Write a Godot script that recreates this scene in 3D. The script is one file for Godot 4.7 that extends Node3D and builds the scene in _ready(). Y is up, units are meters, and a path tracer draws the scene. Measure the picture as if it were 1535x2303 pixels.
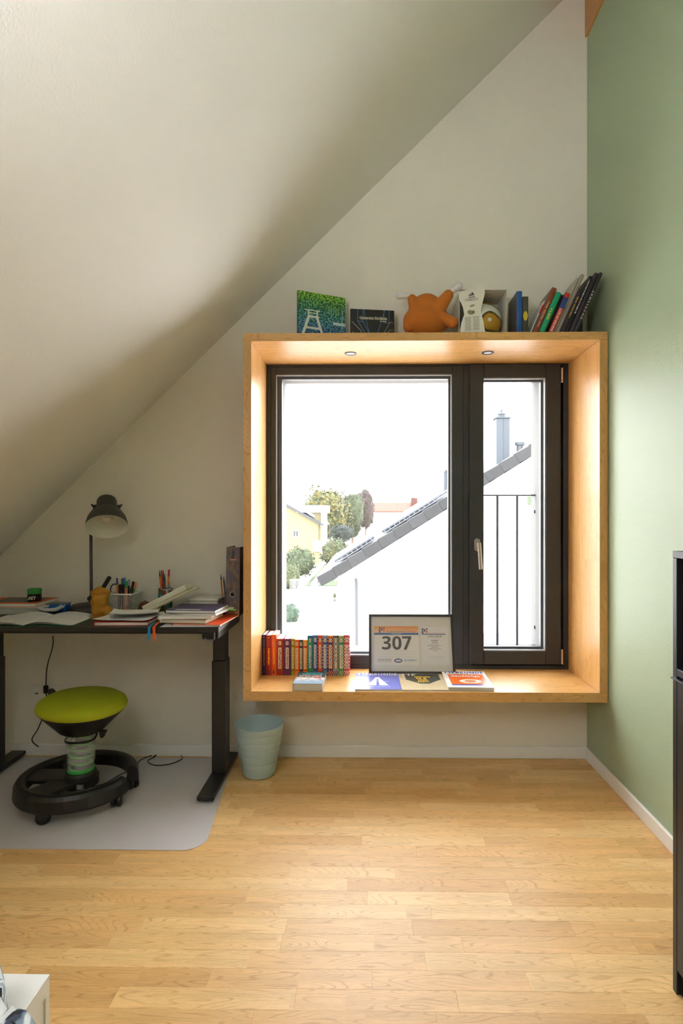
extends Node3D
# ---------------------------------------------------------------- constants
const F := 1275.0            # focal length in pixels of the 1535 x 2303 picture
const CX := 803.0
const CY := 1165.0
const YAW := 0.0149
const EYE := 1.2
const ZW := -2.85            # gable wall, room side
const ZF := -2.60            # front of the oak window box
const ZG := -3.00            # room side of the window frame
const XR := 1.105            # green wall
const DESK := 0.745
const TOPY := 2.05           # top of the oak box
const SILL := 0.4027
var rng := RandomNumberGenerator.new()
var mats := {}

# ---------------------------------------------------------------- helpers
func at(px, py, d):          # the point on the plane z = -d that pixel (px, py) looks at
	var v = Vector3((px - CX) / F, -(py - CY) / F, -1.0).rotated(Vector3.UP, YAW)
	return Vector3(0, EYE, 0) + v * (-d / v.z)

func on(px, py, y):          # the point at height y that pixel (px, py) looks at
	var v = Vector3((px - CX) / F, -(py - CY) / F, -1.0).rotated(Vector3.UP, YAW)
	return Vector3(0, EYE, 0) + v * ((y - EYE) / v.y)

func rgb(r, g, b): return Color(r / 255.0, g / 255.0, b / 255.0)

func mat(c, rough = 0.6, metal = 0.0):
	var key = [c, rough, metal]
	if mats.has(key): return mats[key]
	var m = StandardMaterial3D.new()
	m.albedo_color = c; m.roughness = rough; m.metallic = metal
	mats[key] = m
	return m

func begin():
	var st = SurfaceTool.new()
	st.begin(Mesh.PRIMITIVE_TRIANGLES)
	return st

func tri(st, a, b, c, n, ua = Vector2.ZERO, ub = Vector2.ZERO, uc = Vector2.ZERO):
	var pts = [a, b, c]; var uvs = [ua, ub, uc]
	if (b - a).cross(c - a).dot(n) > 0: pts = [a, c, b]; uvs = [ua, uc, ub]
	for i in 3:
		st.set_normal(n); st.set_uv(uvs[i]); st.add_vertex(pts[i])

func quad(st, a, b, c, d, n, uv = null):
	if uv == null: uv = [Vector2(0, 1), Vector2(1, 1), Vector2(1, 0), Vector2(0, 0)]
	tri(st, a, b, c, n, uv[0], uv[1], uv[2]); tri(st, a, c, d, n, uv[0], uv[2], uv[3])

func plain(a, b, c): return (b - a).cross(c - a).normalized()

# a box with chamfered edges; uo/us: texture coordinates in metres along x and (z or y)
func box(st, c, s, e = 0.0, b = Basis(), uo = Vector2.ZERO, us = 1.0):
	var h = s * 0.5
	var e1 = min(e, min(h.x, min(h.y, h.z)) * 0.9)
	var P = func(v): return c + b * v
	var U = func(v, ax):
		if ax == 0: return Vector2(v.z, -v.y) * us + uo
		if ax == 1: return Vector2(v.x, v.z) * us + uo
		return Vector2(v.x, -v.y) * us + uo
	for ax in 3:
		var u = (ax + 1) % 3; var w = (ax + 2) % 3
		for sg in [-1.0, 1.0]:
			var q = []; var t = []
			for k in [[-1, -1], [1, -1], [1, 1], [-1, 1]]:
				var v = Vector3.ZERO
				v[ax] = sg * h[ax]; v[u] = k[0] * (h[u] - e1); v[w] = k[1] * (h[w] - e1)
				q.append(P.call(v)); t.append(U.call(v, ax))
			var n = Vector3.ZERO; n[ax] = sg
			quad(st, q[0], q[1], q[2], q[3], b * n, t)
	if e1 <= 0.0: return
	for ax in 3:
		var u = (ax + 1) % 3; var w = (ax + 2) % 3
		for su in [-1.0, 1.0]:
			for sw in [-1.0, 1.0]:
				var q = []
				for k in [[-1, 0], [1, 0], [1, 1], [-1, 1]]:
					var v = Vector3.ZERO
					v[ax] = k[0] * (h[ax] - e1)
					v[u] = su * (h[u] - (e1 if k[1] else 0.0)); v[w] = sw * (h[w] - (0.0 if k[1] else e1))
					q.append(v)
				var n = Vector3.ZERO; n[u] = su; n[w] = sw
				var t = q.map(func(v): return Vector2(v.x, v.z) * us + uo)
				quad(st, P.call(q[0]), P.call(q[1]), P.call(q[2]), P.call(q[3]), (b * n).normalized(), t)
	for sx in [-1.0, 1.0]:
		for sy in [-1.0, 1.0]:
			for sz in [-1.0, 1.0]:
				var a = Vector3(sx * h.x, sy * (h.y - e1), sz * (h.z - e1))
				var d = Vector3(sx * (h.x - e1), sy * h.y, sz * (h.z - e1))
				var g = Vector3(sx * (h.x - e1), sy * (h.y - e1), sz * h.z)
				tri(st, P.call(a), P.call(d), P.call(g), (b * Vector3(sx, sy, sz)).normalized())

func span(st, lo, hi, e = 0.0, uo = Vector2.ZERO, us = 1.0):
	box(st, (lo + hi) * 0.5, (hi - lo).abs(), e, Basis(), uo, us)

# surface of revolution: profile of [radius, height] turned about y, placed by t
func lathe(st, prof, n = 32, t = Transform3D(), sx = 1.0, sz = 1.0):
	for i in prof.size() - 1:
		var a = prof[i]; var b = prof[i + 1]
		if a[0] == b[0] and a[1] == b[1]: continue
		var nn = []
		for e in [i, i + 1]:     # smooth where the bend is gentle
			var d0 = Vector2(b[0] - a[0], b[1] - a[1]).normalized()
			var d1 = d0
			var j = i - 1 if e == i else i + 1
			if j >= 0 and j < prof.size() - 1:
				var dj = Vector2(prof[j + 1][0] - prof[j][0], prof[j + 1][1] - prof[j][1]).normalized()
				if dj.dot(d0) > 0.75: d1 = (d0 + dj).normalized()
			nn.append(Vector2(d1.y, -d1.x))
		for k in n:
			var q = []; var m = []; var uv = []
			for c in [[0, 0], [1, 0], [1, 1], [0, 1]]:
				var ang = TAU * (k + c[0]) / n
				var p = a if c[1] == 0 else b
				q.append(t * Vector3(cos(ang) * p[0] * sx, p[1], sin(ang) * p[0] * sz))
				m.append((t.basis * Vector3(cos(ang) * nn[c[1]].x, nn[c[1]].y, sin(ang) * nn[c[1]].x)).normalized())
				uv.append(Vector2(float(k + c[0]) / n, float(i + c[1]) / (prof.size() - 1)))
			for f in [[0, 1, 2], [0, 2, 3]]:
				if q[f[0]].is_equal_approx(q[f[1]]) or q[f[1]].is_equal_approx(q[f[2]]) or q[f[0]].is_equal_approx(q[f[2]]): continue
				var g = f
				if (q[f[1]] - q[f[0]]).cross(q[f[2]] - q[f[0]]).dot(m[f[0]] + m[f[1]] + m[f[2]]) > 0: g = [f[0], f[2], f[1]]
				for x in g:
					st.set_normal(m[x]); st.set_uv(uv[x]); st.add_vertex(q[x])

# round bar along points
func tube(st, pts, r, n = 8, r2 = -1.0):
	var up = Vector3.UP
	var rings = []
	for i in pts.size():
		var d = (pts[min(i + 1, pts.size() - 1)] - pts[max(i - 1, 0)]).normalized()
		var x = d.cross(up)
		if x.length() < 0.1: x = d.cross(Vector3.RIGHT)
		x = x.normalized(); up = x.cross(d).normalized()
		var rr = r if r2 < 0 else lerp(r, r2, float(i) / (pts.size() - 1))
		var ring = []
		for k in n:
			var o = x * cos(TAU * k / n) + up * sin(TAU * k / n)
			ring.append([pts[i] + o * rr, o])
		rings.append(ring)
	for i in pts.size() - 1:
		for k in n:
			var a = rings[i][k]; var b = rings[i][(k + 1) % n]; var c = rings[i + 1][(k + 1) % n]; var d = rings[i + 1][k]
			for f in [[a, b, c], [a, c, d]]:
				var g = f
				if (f[1][0] - f[0][0]).cross(f[2][0] - f[0][0]).dot(f[0][1] + f[1][1] + f[2][1]) > 0: g = [f[0], f[2], f[1]]
				for v in g: st.set_normal(v[1]); st.set_uv(Vector2(float(k) / n, float(i))); st.add_vertex(v[0])
	for e in [0, pts.size() - 1]:
		var nrm = (pts[0] - pts[1]).normalized() if e == 0 else (pts[-1] - pts[-2]).normalized()
		for k in range(1, n - 1): tri(st, rings[e][0][0], rings[e][k][0], rings[e][k + 1][0], nrm)

# flat outline (Vector2 list) given thickness along local z of t
func prism(st, poly, depth, t = Transform3D()):
	var idx = Geometry2D.triangulate_polygon(PackedVector2Array(poly))
	for s in [-1.0, 1.0]:
		for i in range(0, idx.size(), 3):
			var p = []
			for k in 3: p.append(t * Vector3(poly[idx[i + k]].x, poly[idx[i + k]].y, s * depth * 0.5))
			tri(st, p[0], p[1], p[2], t.basis * Vector3(0, 0, s))
	var mid = Vector2.ZERO
	for i in poly.size():
		var a = poly[i]; var b = poly[(i + 1) % poly.size()]
		var nn = Vector2(b.y - a.y, a.x - b.x).normalized()
		if Geometry2D.is_point_in_polygon((a + b) * 0.5 + nn * 0.0002, PackedVector2Array(poly)): nn = -nn
		quad(st, t * Vector3(a.x, a.y, -depth * 0.5), t * Vector3(b.x, b.y, -depth * 0.5), t * Vector3(b.x, b.y, depth * 0.5), t * Vector3(a.x, a.y, depth * 0.5), (t.basis * Vector3(nn.x, nn.y, 0)).normalized())

func obj(called, st, m, parent = self):
	var o = MeshInstance3D.new()
	o.name = called
	o.mesh = st if st is Mesh else st.commit()
	o.material_override = m
	parent.add_child(o, true)
	return o

var taken := {}
func numbered(n):
	taken[n] = taken.get(n, -1) + 1
	return n if taken[n] == 0 else "%s_%03d" % [n, taken[n]]

func tag(o, label, category, group = ""):
	o.set_meta("label", label); o.set_meta("category", category)
	if group: o.set_meta("group", group)
	return o

func thing(called, label, category, where = Vector3.ZERO, basis = Basis(), group = ""):
	var o = Node3D.new()
	o.name = numbered(called); add_child(o, true)
	o.transform = Transform3D(basis, where)
	return tag(o, label, category, group)

func struct(called, st, m):
	var o = obj(called, st, m)
	o.set_meta("kind", "structure")
	return o

func frame(called):           # a piece of the setting that is made of parts
	var o = Node3D.new(); o.name = called; add_child(o, true); o.set_meta("kind", "structure")
	return o

# lettering as thin raised print, fitted into width x height, centred on t
func text(parent, s, w, h, t, m, font = "Droid Sans", bold = false, called = "lettering"):
	var f = SystemFont.new()
	f.font_names = PackedStringArray([font]); f.font_weight = 700 if bold else 400
	var tm = TextMesh.new()
	tm.font = f; tm.text = s; tm.font_size = 32; tm.pixel_size = 0.01; tm.depth = 0.02; tm.curve_step = 2.0
	var bb = tm.get_aabb()
	var o = MeshInstance3D.new()
	o.name = called; o.mesh = tm; o.material_override = m
	parent.add_child(o, true)
	var sx = w / max(bb.size.x, 0.001); var sy = h / max(bb.size.y, 0.001)
	var c = bb.position + bb.size * 0.5
	o.transform = t * Transform3D(Basis.from_scale(Vector3(sx, sy, 0.02)), Vector3(-c.x * sx, -c.y * sy, 0.0003))
	return o

# a line of print too small to read in the photograph: word-length strokes
func marks(parent, w, h, t, m, sd, called = "small_print"):
	var g = RandomNumberGenerator.new(); g.seed = sd
	var st = begin()
	var x = -w * 0.5
	while x < w * 0.5 - h * 0.4:
		var l = min(h * g.randf_range(0.35, 0.7), w * 0.5 - x)
		box(st, t * Vector3(x + l * 0.5, 0, 0), Vector3(l, h * g.randf_range(0.55, 1.0), 0.0003), 0.0, t.basis)
		x += l + h * (0.18 if g.randf() < 0.75 else 0.6)
	var o = obj(called, st, m, parent)
	o.set_meta("kind", "stuff")
	return o

# print on a flat sheet: image as a material
func printed(im, rough = 0.5):
	var m = StandardMaterial3D.new()
	m.albedo_texture = ImageTexture.create_from_image(im); m.roughness = rough
	m.texture_repeat = false
	return m

func noise(sd, freq, oct = 3):
	var n = FastNoiseLite.new()
	n.seed = sd; n.frequency = freq; n.fractal_octaves = oct
	n.noise_type = FastNoiseLite.TYPE_SIMPLEX_SMOOTH
	return n

# smooth blend of tapered capsules [a, b, ra, rb], meshed as surface nets
func blob(st, caps, cell, k):
	var lo = Vector3.ONE * 1e9; var hi = -lo
	for c in caps:
		var r = max(c[2], c[3]) + cell * 3
		for p in [c[0], c[1]]:
			lo = lo.min(p - Vector3.ONE * r); hi = hi.max(p + Vector3.ONE * r)
	var n = Vector3i(((hi - lo) / cell).ceil()) + Vector3i.ONE
	var field = func(p):
		var s = 1e9
		for c in caps:
			var ab = c[1] - c[0]
			var h = clamp((p - c[0]).dot(ab) / max(ab.length_squared(), 1e-9), 0.0, 1.0)
			var d = (p - c[0] - ab * h).length() - lerp(c[2], c[3], h)
			var m = max(k - abs(s - d), 0.0) / k
			s = min(s, d) - m * m * k * 0.25
		return s
	var v = PackedFloat32Array(); v.resize(n.x * n.y * n.z)
	for z in n.z:
		for y in n.y:
			for x in n.x: v[x + n.x * (y + n.y * z)] = field.call(lo + Vector3(x, y, z) * cell)
	var id = {}
	var pos = []
	for z in n.z - 1:
		for y in n.y - 1:
			for x in n.x - 1:
				var sum = Vector3.ZERO; var cnt = 0
				var c8 = []
				for i in 8: c8.append(v[(x + (i & 1)) + n.x * ((y + ((i >> 1) & 1)) + n.y * (z + (i >> 2)))])
				for i in 8:
					for ax in 3:
						var j = i | (1 << ax)
						if j == i: continue
						if (c8[i] < 0) != (c8[j] < 0):
							var t = c8[i] / (c8[i] - c8[j])
							var a = Vector3(i & 1, (i >> 1) & 1, i >> 2); a[ax] += t
							sum += a; cnt += 1
				if cnt:
					id[Vector3i(x, y, z)] = pos.size()
					pos.append(lo + (Vector3(x, y, z) + sum / cnt) * cell)
	var nor = []
	var e = cell * 0.5
	for p in pos:
		nor.append(Vector3(field.call(p + Vector3(e, 0, 0)) - field.call(p - Vector3(e, 0, 0)), field.call(p + Vector3(0, e, 0)) - field.call(p - Vector3(0, e, 0)), field.call(p + Vector3(0, 0, e)) - field.call(p - Vector3(0, 0, e))).normalized())
	for key in id:
		for ax in 3:
			var o1 = Vector3i.ZERO; var o2 = Vector3i.ZERO
			o1[(ax + 1) % 3] = -1; o2[(ax + 2) % 3] = -1
			if not (id.has(key + o1) and id.has(key + o2) and id.has(key + o1 + o2)): continue
			var a0 = key; var a1 = key; a1[ax] += 1
			if (v[a0.x + n.x * (a0.y + n.y * a0.z)] < 0) == (v[a1.x + n.x * (a1.y + n.y * a1.z)] < 0): continue
			var q = [id[key], id[key + o1], id[key + o1 + o2], id[key + o2]]
			for f in [[0, 1, 2], [0, 2, 3]]:
				var g = [q[f[0]], q[f[1]], q[f[2]]]
				if (pos[g[1]] - pos[g[0]]).cross(pos[g[2]] - pos[g[0]]).dot(nor[g[0]]) > 0: g = [g[0], g[2], g[1]]
				for i in g: st.set_normal(nor[i]); st.add_vertex(pos[i])

# oak grain picture: 1 m x 0.5 m; grain along u, or along v when turned
func oak_image(sd, w, h, turned = false):
	var im = Image.create(h if turned else w, w if turned else h, false, Image.FORMAT_RGB8)
	var fib = noise(sd, 1.0, 2); var cath = noise(sd + 1, 1.0, 2); var tone = noise(sd + 2, 1.0, 2); var pore = noise(sd + 3, 1.0, 1)
	for y in h:
		for x in w:
			var u = float(x) / w; var v = 0.5 * y / h
			var c = cath.get_noise_2d(u * 1.6, v * 13.0) * 6.0 + v * 24.0
			var ring = abs(c - floor(c) - 0.5) * 2.0
			var line = smoothstep(0.62, 1.0, ring) * (0.55 + 0.45 * tone.get_noise_2d(u * 5.0, v * 30.0))
			var k = 1.0 + 0.055 * fib.get_noise_2d(u * 6.0, v * 420.0) + 0.05 * tone.get_noise_2d(u * 1.5, v * 16.0)
			if pore.get_noise_2d(u * 30.0, v * 700.0) > 0.45: k -= 0.05
			var col = Color(0.92 * k, 0.79 * k, 0.575 * k).lerp(Color(0.72, 0.53, 0.31), 0.6 * clamp(line, 0.0, 1.0))
			if turned: im.set_pixel(y, x, col)
			else: im.set_pixel(x, y, col)
	im.generate_mipmaps()
	return im

var oak_h; var oak_v; var strip_mats := []
var wall_m; var ceil_m; var green_m; var skirt_m; var frame_m

func make_materials():
	var a = ImageTexture.create_from_image(oak_image(3, 1024, 512))
	var b = ImageTexture.create_from_image(oak_image(3, 1024, 512, true))
	oak_h = StandardMaterial3D.new(); oak_h.albedo_texture = a; oak_h.albedo_color = rgb(240, 218, 184); oak_h.roughness = 0.36
	oak_h.uv1_triplanar = true; oak_h.uv1_world_triplanar = true; oak_h.uv1_scale = Vector3(1, 2, 2)
	oak_v = oak_h.duplicate(); oak_v.albedo_texture = b; oak_v.uv1_scale = Vector3(2, 1, 2)
	for c in [rgb(247, 232, 208), rgb(243, 226, 200), rgb(252, 240, 220), rgb(236, 216, 186), rgb(246, 228, 204), rgb(255, 245, 228)]:
		var m = StandardMaterial3D.new(); m.albedo_texture = a; m.albedo_color = c; m.roughness = 0.44; m.metallic_specular = 0.5
		strip_mats.append(m)
	var fine = NoiseTexture2D.new()
	fine.width = 256; fine.height = 256; fine.seamless = true; fine.as_normal_map = true; fine.bump_strength = 3.0
	fine.noise = noise(11, 0.12, 3)
	var paint = func(c, r):
		var m = StandardMaterial3D.new(); m.albedo_color = c; m.roughness = r
		m.normal_enabled = true; m.normal_texture = fine; m.normal_scale = 0.12
		m.uv1_triplanar = true; m.uv1_world_triplanar = true; m.uv1_scale = Vector3.ONE * 4.0
		return m
	wall_m = paint.call(rgb(235, 229, 215), 0.85)
	ceil_m = paint.call(rgb(239, 237, 232), 0.85)
	green_m = paint.call(rgb(164, 181, 150), 0.5)
	skirt_m = mat(rgb(240, 238, 232), 0.4)
	frame_m = mat(rgb(50, 54, 61), 0.45)

# ================================================================ scene
func _ready():
	rng.seed = 7
	camera_and_light()
	make_materials()
	room()
	window_box()
	windows()
	outside()
	desk()
	on_desk()
	stool()
	floor_things()
	sill_things()
	shelf_things()
	near_things()

func camera_and_light():
	var cam = Camera3D.new()
	cam.name = "camera"; add_child(cam)
	var near = 0.05
	cam.projection = Camera3D.PROJECTION_FRUSTUM
	cam.near = near; cam.far = 600.0
	cam.size = 2303.0 / F * near
	cam.frustum_offset = Vector2((767.5 - CX) / F * near, (CY - 1151.5) / F * near)
	cam.position = Vector3(0, EYE, 0); cam.rotation.y = YAW
	cam.current = true
	var e = Environment.new()
	e.background_mode = Environment.BG_SKY
	var s = ProceduralSkyMaterial.new()
	s.sky_top_color = rgb(244, 248, 255); s.sky_horizon_color = rgb(252, 252, 252)
	s.ground_horizon_color = rgb(200, 200, 198); s.ground_bottom_color = rgb(170, 170, 168)
	s.sky_curve = 0.2; s.sun_angle_max = 0.0
	var sky = Sky.new(); sky.sky_material = s
	e.sky = sky
	e.background_energy_multiplier = 1.0
	e.tonemap_mode = Environment.TONE_MAPPER_LINEAR
	e.tonemap_exposure = 13.5
	e.sdfgi_enabled = true; e.ssao_enabled = true; e.ssil_enabled = true
	var we = WorldEnvironment.new(); we.name = "environment"; we.environment = e
	add_child(we)

# ---------------------------------------------------------------- room
const CS := 0.979            # rise of the roof slope
const C0 := 2.824            # height of the slope at x = 0
const ZB := 2.65             # gable wall behind the camera
const XL := -2.25            # low wall under the slope

func slope_y(x): return C0 + CS * x

# wall in the plane z, from z0 to z1, outline of the room under the roof slope, with a rectangular opening
func gable(z0, z1, ox0, ox1, oy0, oy1):
	var st = begin()
	var zt = (z0 + z1) * 0.5; var dp = abs(z1 - z0)
	var t = Transform3D(Basis(), Vector3(0, 0, zt))
	var x0 = XL - 0.3; var x1 = XR + 0.3
	prism(st, [Vector2(x0, -0.3), Vector2(ox0, -0.3), Vector2(ox0, slope_y(ox0) + 0.3), Vector2(x0, slope_y(x0) + 0.3)], dp, t)
	prism(st, [Vector2(ox1, -0.3), Vector2(x1, -0.3), Vector2(x1, slope_y(x1) + 0.3), Vector2(ox1, slope_y(ox1) + 0.3)], dp, t)
	prism(st, [Vector2(ox0, -0.3), Vector2(ox1, -0.3), Vector2(ox1, oy0), Vector2(ox0, oy0)], dp, t)
	prism(st, [Vector2(ox0, oy1), Vector2(ox1, oy1), Vector2(ox1, slope_y(ox1) + 0.3), Vector2(ox0, slope_y(ox0) + 0.3)], dp, t)
	return st

func room():
	struct("wall_front", gable(ZW - 0.38, ZW, BX0 - 0.001, BX1 + 0.001, BY0 - 0.001, TOPY + 0.001), wall_m)
	var wb = begin()
	prism(wb, [Vector2(XL - 0.3, -0.3), Vector2(XR + 0.3, -0.3), Vector2(XR + 0.3, slope_y(XR + 0.3) + 0.3), Vector2(XL - 0.3, slope_y(XL - 0.3) + 0.3)], 0.35, Transform3D(Basis(), Vector3(0, 0, ZB + 0.175)))
	struct("wall_back", wb, wall_m)
	var st = begin()
	span(st, Vector3(XR, -0.3, ZW - 0.38), Vector3(XR + 0.25, 3.6, ZB + 0.35))
	struct("wall_right", st, green_m)
	st = begin()
	span(st, Vector3(XL - 0.25, -0.3, ZW - 0.38), Vector3(XL, slope_y(XL) + 0.3, ZB + 0.35))
	struct("wall_left", st, wall_m)
	st = begin()
	prism(st, [Vector2(XL - 0.3, slope_y(XL - 0.3)), Vector2(XR + 0.3, slope_y(XR + 0.3)), Vector2(XR + 0.3, slope_y(XR + 0.3) + 0.3), Vector2(XL - 0.3, slope_y(XL - 0.3) + 0.3)], ZB + 0.35 - ZW + 0.38, Transform3D(Basis(), Vector3(0, 0, (ZB + 0.35 + ZW - 0.38) * 0.5)))
	struct("ceiling", st, ceil_m)
	# timber purlin on top of the green wall
	st = begin()
	span(st, Vector3(XR - 0.012, 3.6, ZW), Vector3(XR + 0.2, slope_y(XR) + 0.25, ZB), 0.003)
	var pm = oak_h.duplicate(); pm.albedo_color = rgb(216, 184, 138)
	struct("trim_1", st, pm)
	# skirting boards
	st = begin()
	span(st, Vector3(XL, 0, ZW), Vector3(XR, 0.058, ZW + 0.014), 0.003)
	struct("baseboard_front", st, skirt_m)
	st = begin()
	span(st, Vector3(XR - 0.014, 0, ZW + 0.014), Vector3(XR, 0.058, ZB), 0.003)
	struct("baseboard_right", st, skirt_m)
	# floor: screed with oak strips laid on it
	var fl = frame("floor")
	st = begin()
	span(st, Vector3(XL - 0.2, -0.3, ZW - 0.3), Vector3(XR + 0.2, -0.006, ZB + 0.3))
	obj("subfloor", st, mat(rgb(120, 86, 52), 0.9), fl)
	var rest = begin()
	var row = 0
	var wd = 0.0635
	var z = ZW + 0.01
	while z < ZB:
		var x = XL - rng.randf() * 0.45
		while x < XR:
			var ln = rng.randf_range(0.36, 0.52)
			var a = max(x, XL); var b = min(x + ln, XR - 0.002)
			x += ln
			if b - a < 0.03: continue
			var uo = Vector2(rng.randf(), rng.randf())
			var lo = Vector3(a + 0.0001, -0.006, z + 0.0001); var hi = Vector3(b - 0.0001, 0.0 - rng.randf() * 0.00015, min(z + wd, ZB) - 0.0001)
			if z < -1.02:
				var s2 = begin()
				var c = (lo + hi) * 0.5
				box(s2, Vector3.ZERO, hi - lo, 0.0003, Basis(), uo, 1.0)
				var o = obj("strip", s2, strip_uv(rng.randi() % 6), fl)
				o.position = c
			else: box(rest, (lo + hi) * 0.5, hi - lo, 0.0, Basis(), uo, 1.0)
		z += wd; row += 1
	var ro = obj("far_strips", rest, strip_uv(1), fl)
	ro.name = "strips_beyond_view"; ro.set_meta("kind", "stuff")

func strip_uv(i):
	var m = strip_mats[i]
	m.uv1_scale = Vector3(1, 2, 1)
	return m

# ---------------------------------------------------------------- oak window box
const BX0 := -0.5635
const BX1 := 1.1025
const BY0 := 0.358
const BT := 0.037

func window_box():
	var t = thing("window_seat_box", "oak box framing the window as a deep seat and shelf", "window seat", Vector3(0, 0, 0))
	var e = 0.0012
	var st = begin()
	span(st, Vector3(BX0, TOPY - BT, ZG), Vector3(BX1, TOPY, ZF), e)
	obj("top_board", st, oak_h, t)
	st = begin()
	span(st, Vector3(BX0, BY0, ZG), Vector3(BX1, BY0 + BT + 0.0077, ZF), e)
	obj("sill_board", st, oak_h, t)
	for s in [0, 1]:
		st = begin()
		var x = BX0 if s == 0 else BX1 - BT
		span(st, Vector3(x, BY0 + BT + 0.0081, ZG), Vector3(x + BT, TOPY - BT - 0.0004, ZF), e)
		obj("side_board", st, oak_v, t)
	for p in [[788.0, 795.0], [1096.0, 793.0]]:
		var c = on(p[0], p[1], TOPY - BT)
		var d = thing("recessed_spotlight", "small round recessed spotlight in the oak box above " + ("the large fixed pane" if p[0] < 900 else "the narrow casement"), "spotlight", c)
		st = begin()
		lathe(st, [[0.020, 0.002], [0.020, -0.003], [0.029, -0.003], [0.030, 0.0]], 28)
		obj("ring", st, mat(rgb(70, 70, 72), 0.3, 0.8), d)
		st = begin()
		lathe(st, [[0.0, -0.0015], [0.020, -0.0015]], 28)
		obj("lens", st, mat(rgb(235, 235, 232), 0.3), d)

# ---------------------------------------------------------------- windows
func ring_frame(st, x0, x1, y0, y1, w, z0, z1, e = 0.002):   # four mitred bars as one frame: w = [left, right, bottom, top]
	span(st, Vector3(x0, y0, z0), Vector3(x0 + w[0], y1, z1), e)
	span(st, Vector3(x1 - w[1], y0, z0), Vector3(x1, y1, z1), e)
	span(st, Vector3(x0 + w[0], y0, z0), Vector3(x1 - w[1], y0 + w[2], z1), e)
	span(st, Vector3(x0 + w[0], y1 - w[3], z0), Vector3(x1 - w[1], y1, z1), e)

func glass():
	if mats.has("glass"): return mats["glass"]
	var m = StandardMaterial3D.new()
	m.transparency = BaseMaterial3D.TRANSPARENCY_ALPHA
	m.albedo_color = Color(1, 1, 1, 0.03); m.roughness = 0.0; m.metallic_specular = 0.4
	mats["glass"] = m
	return m

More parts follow.
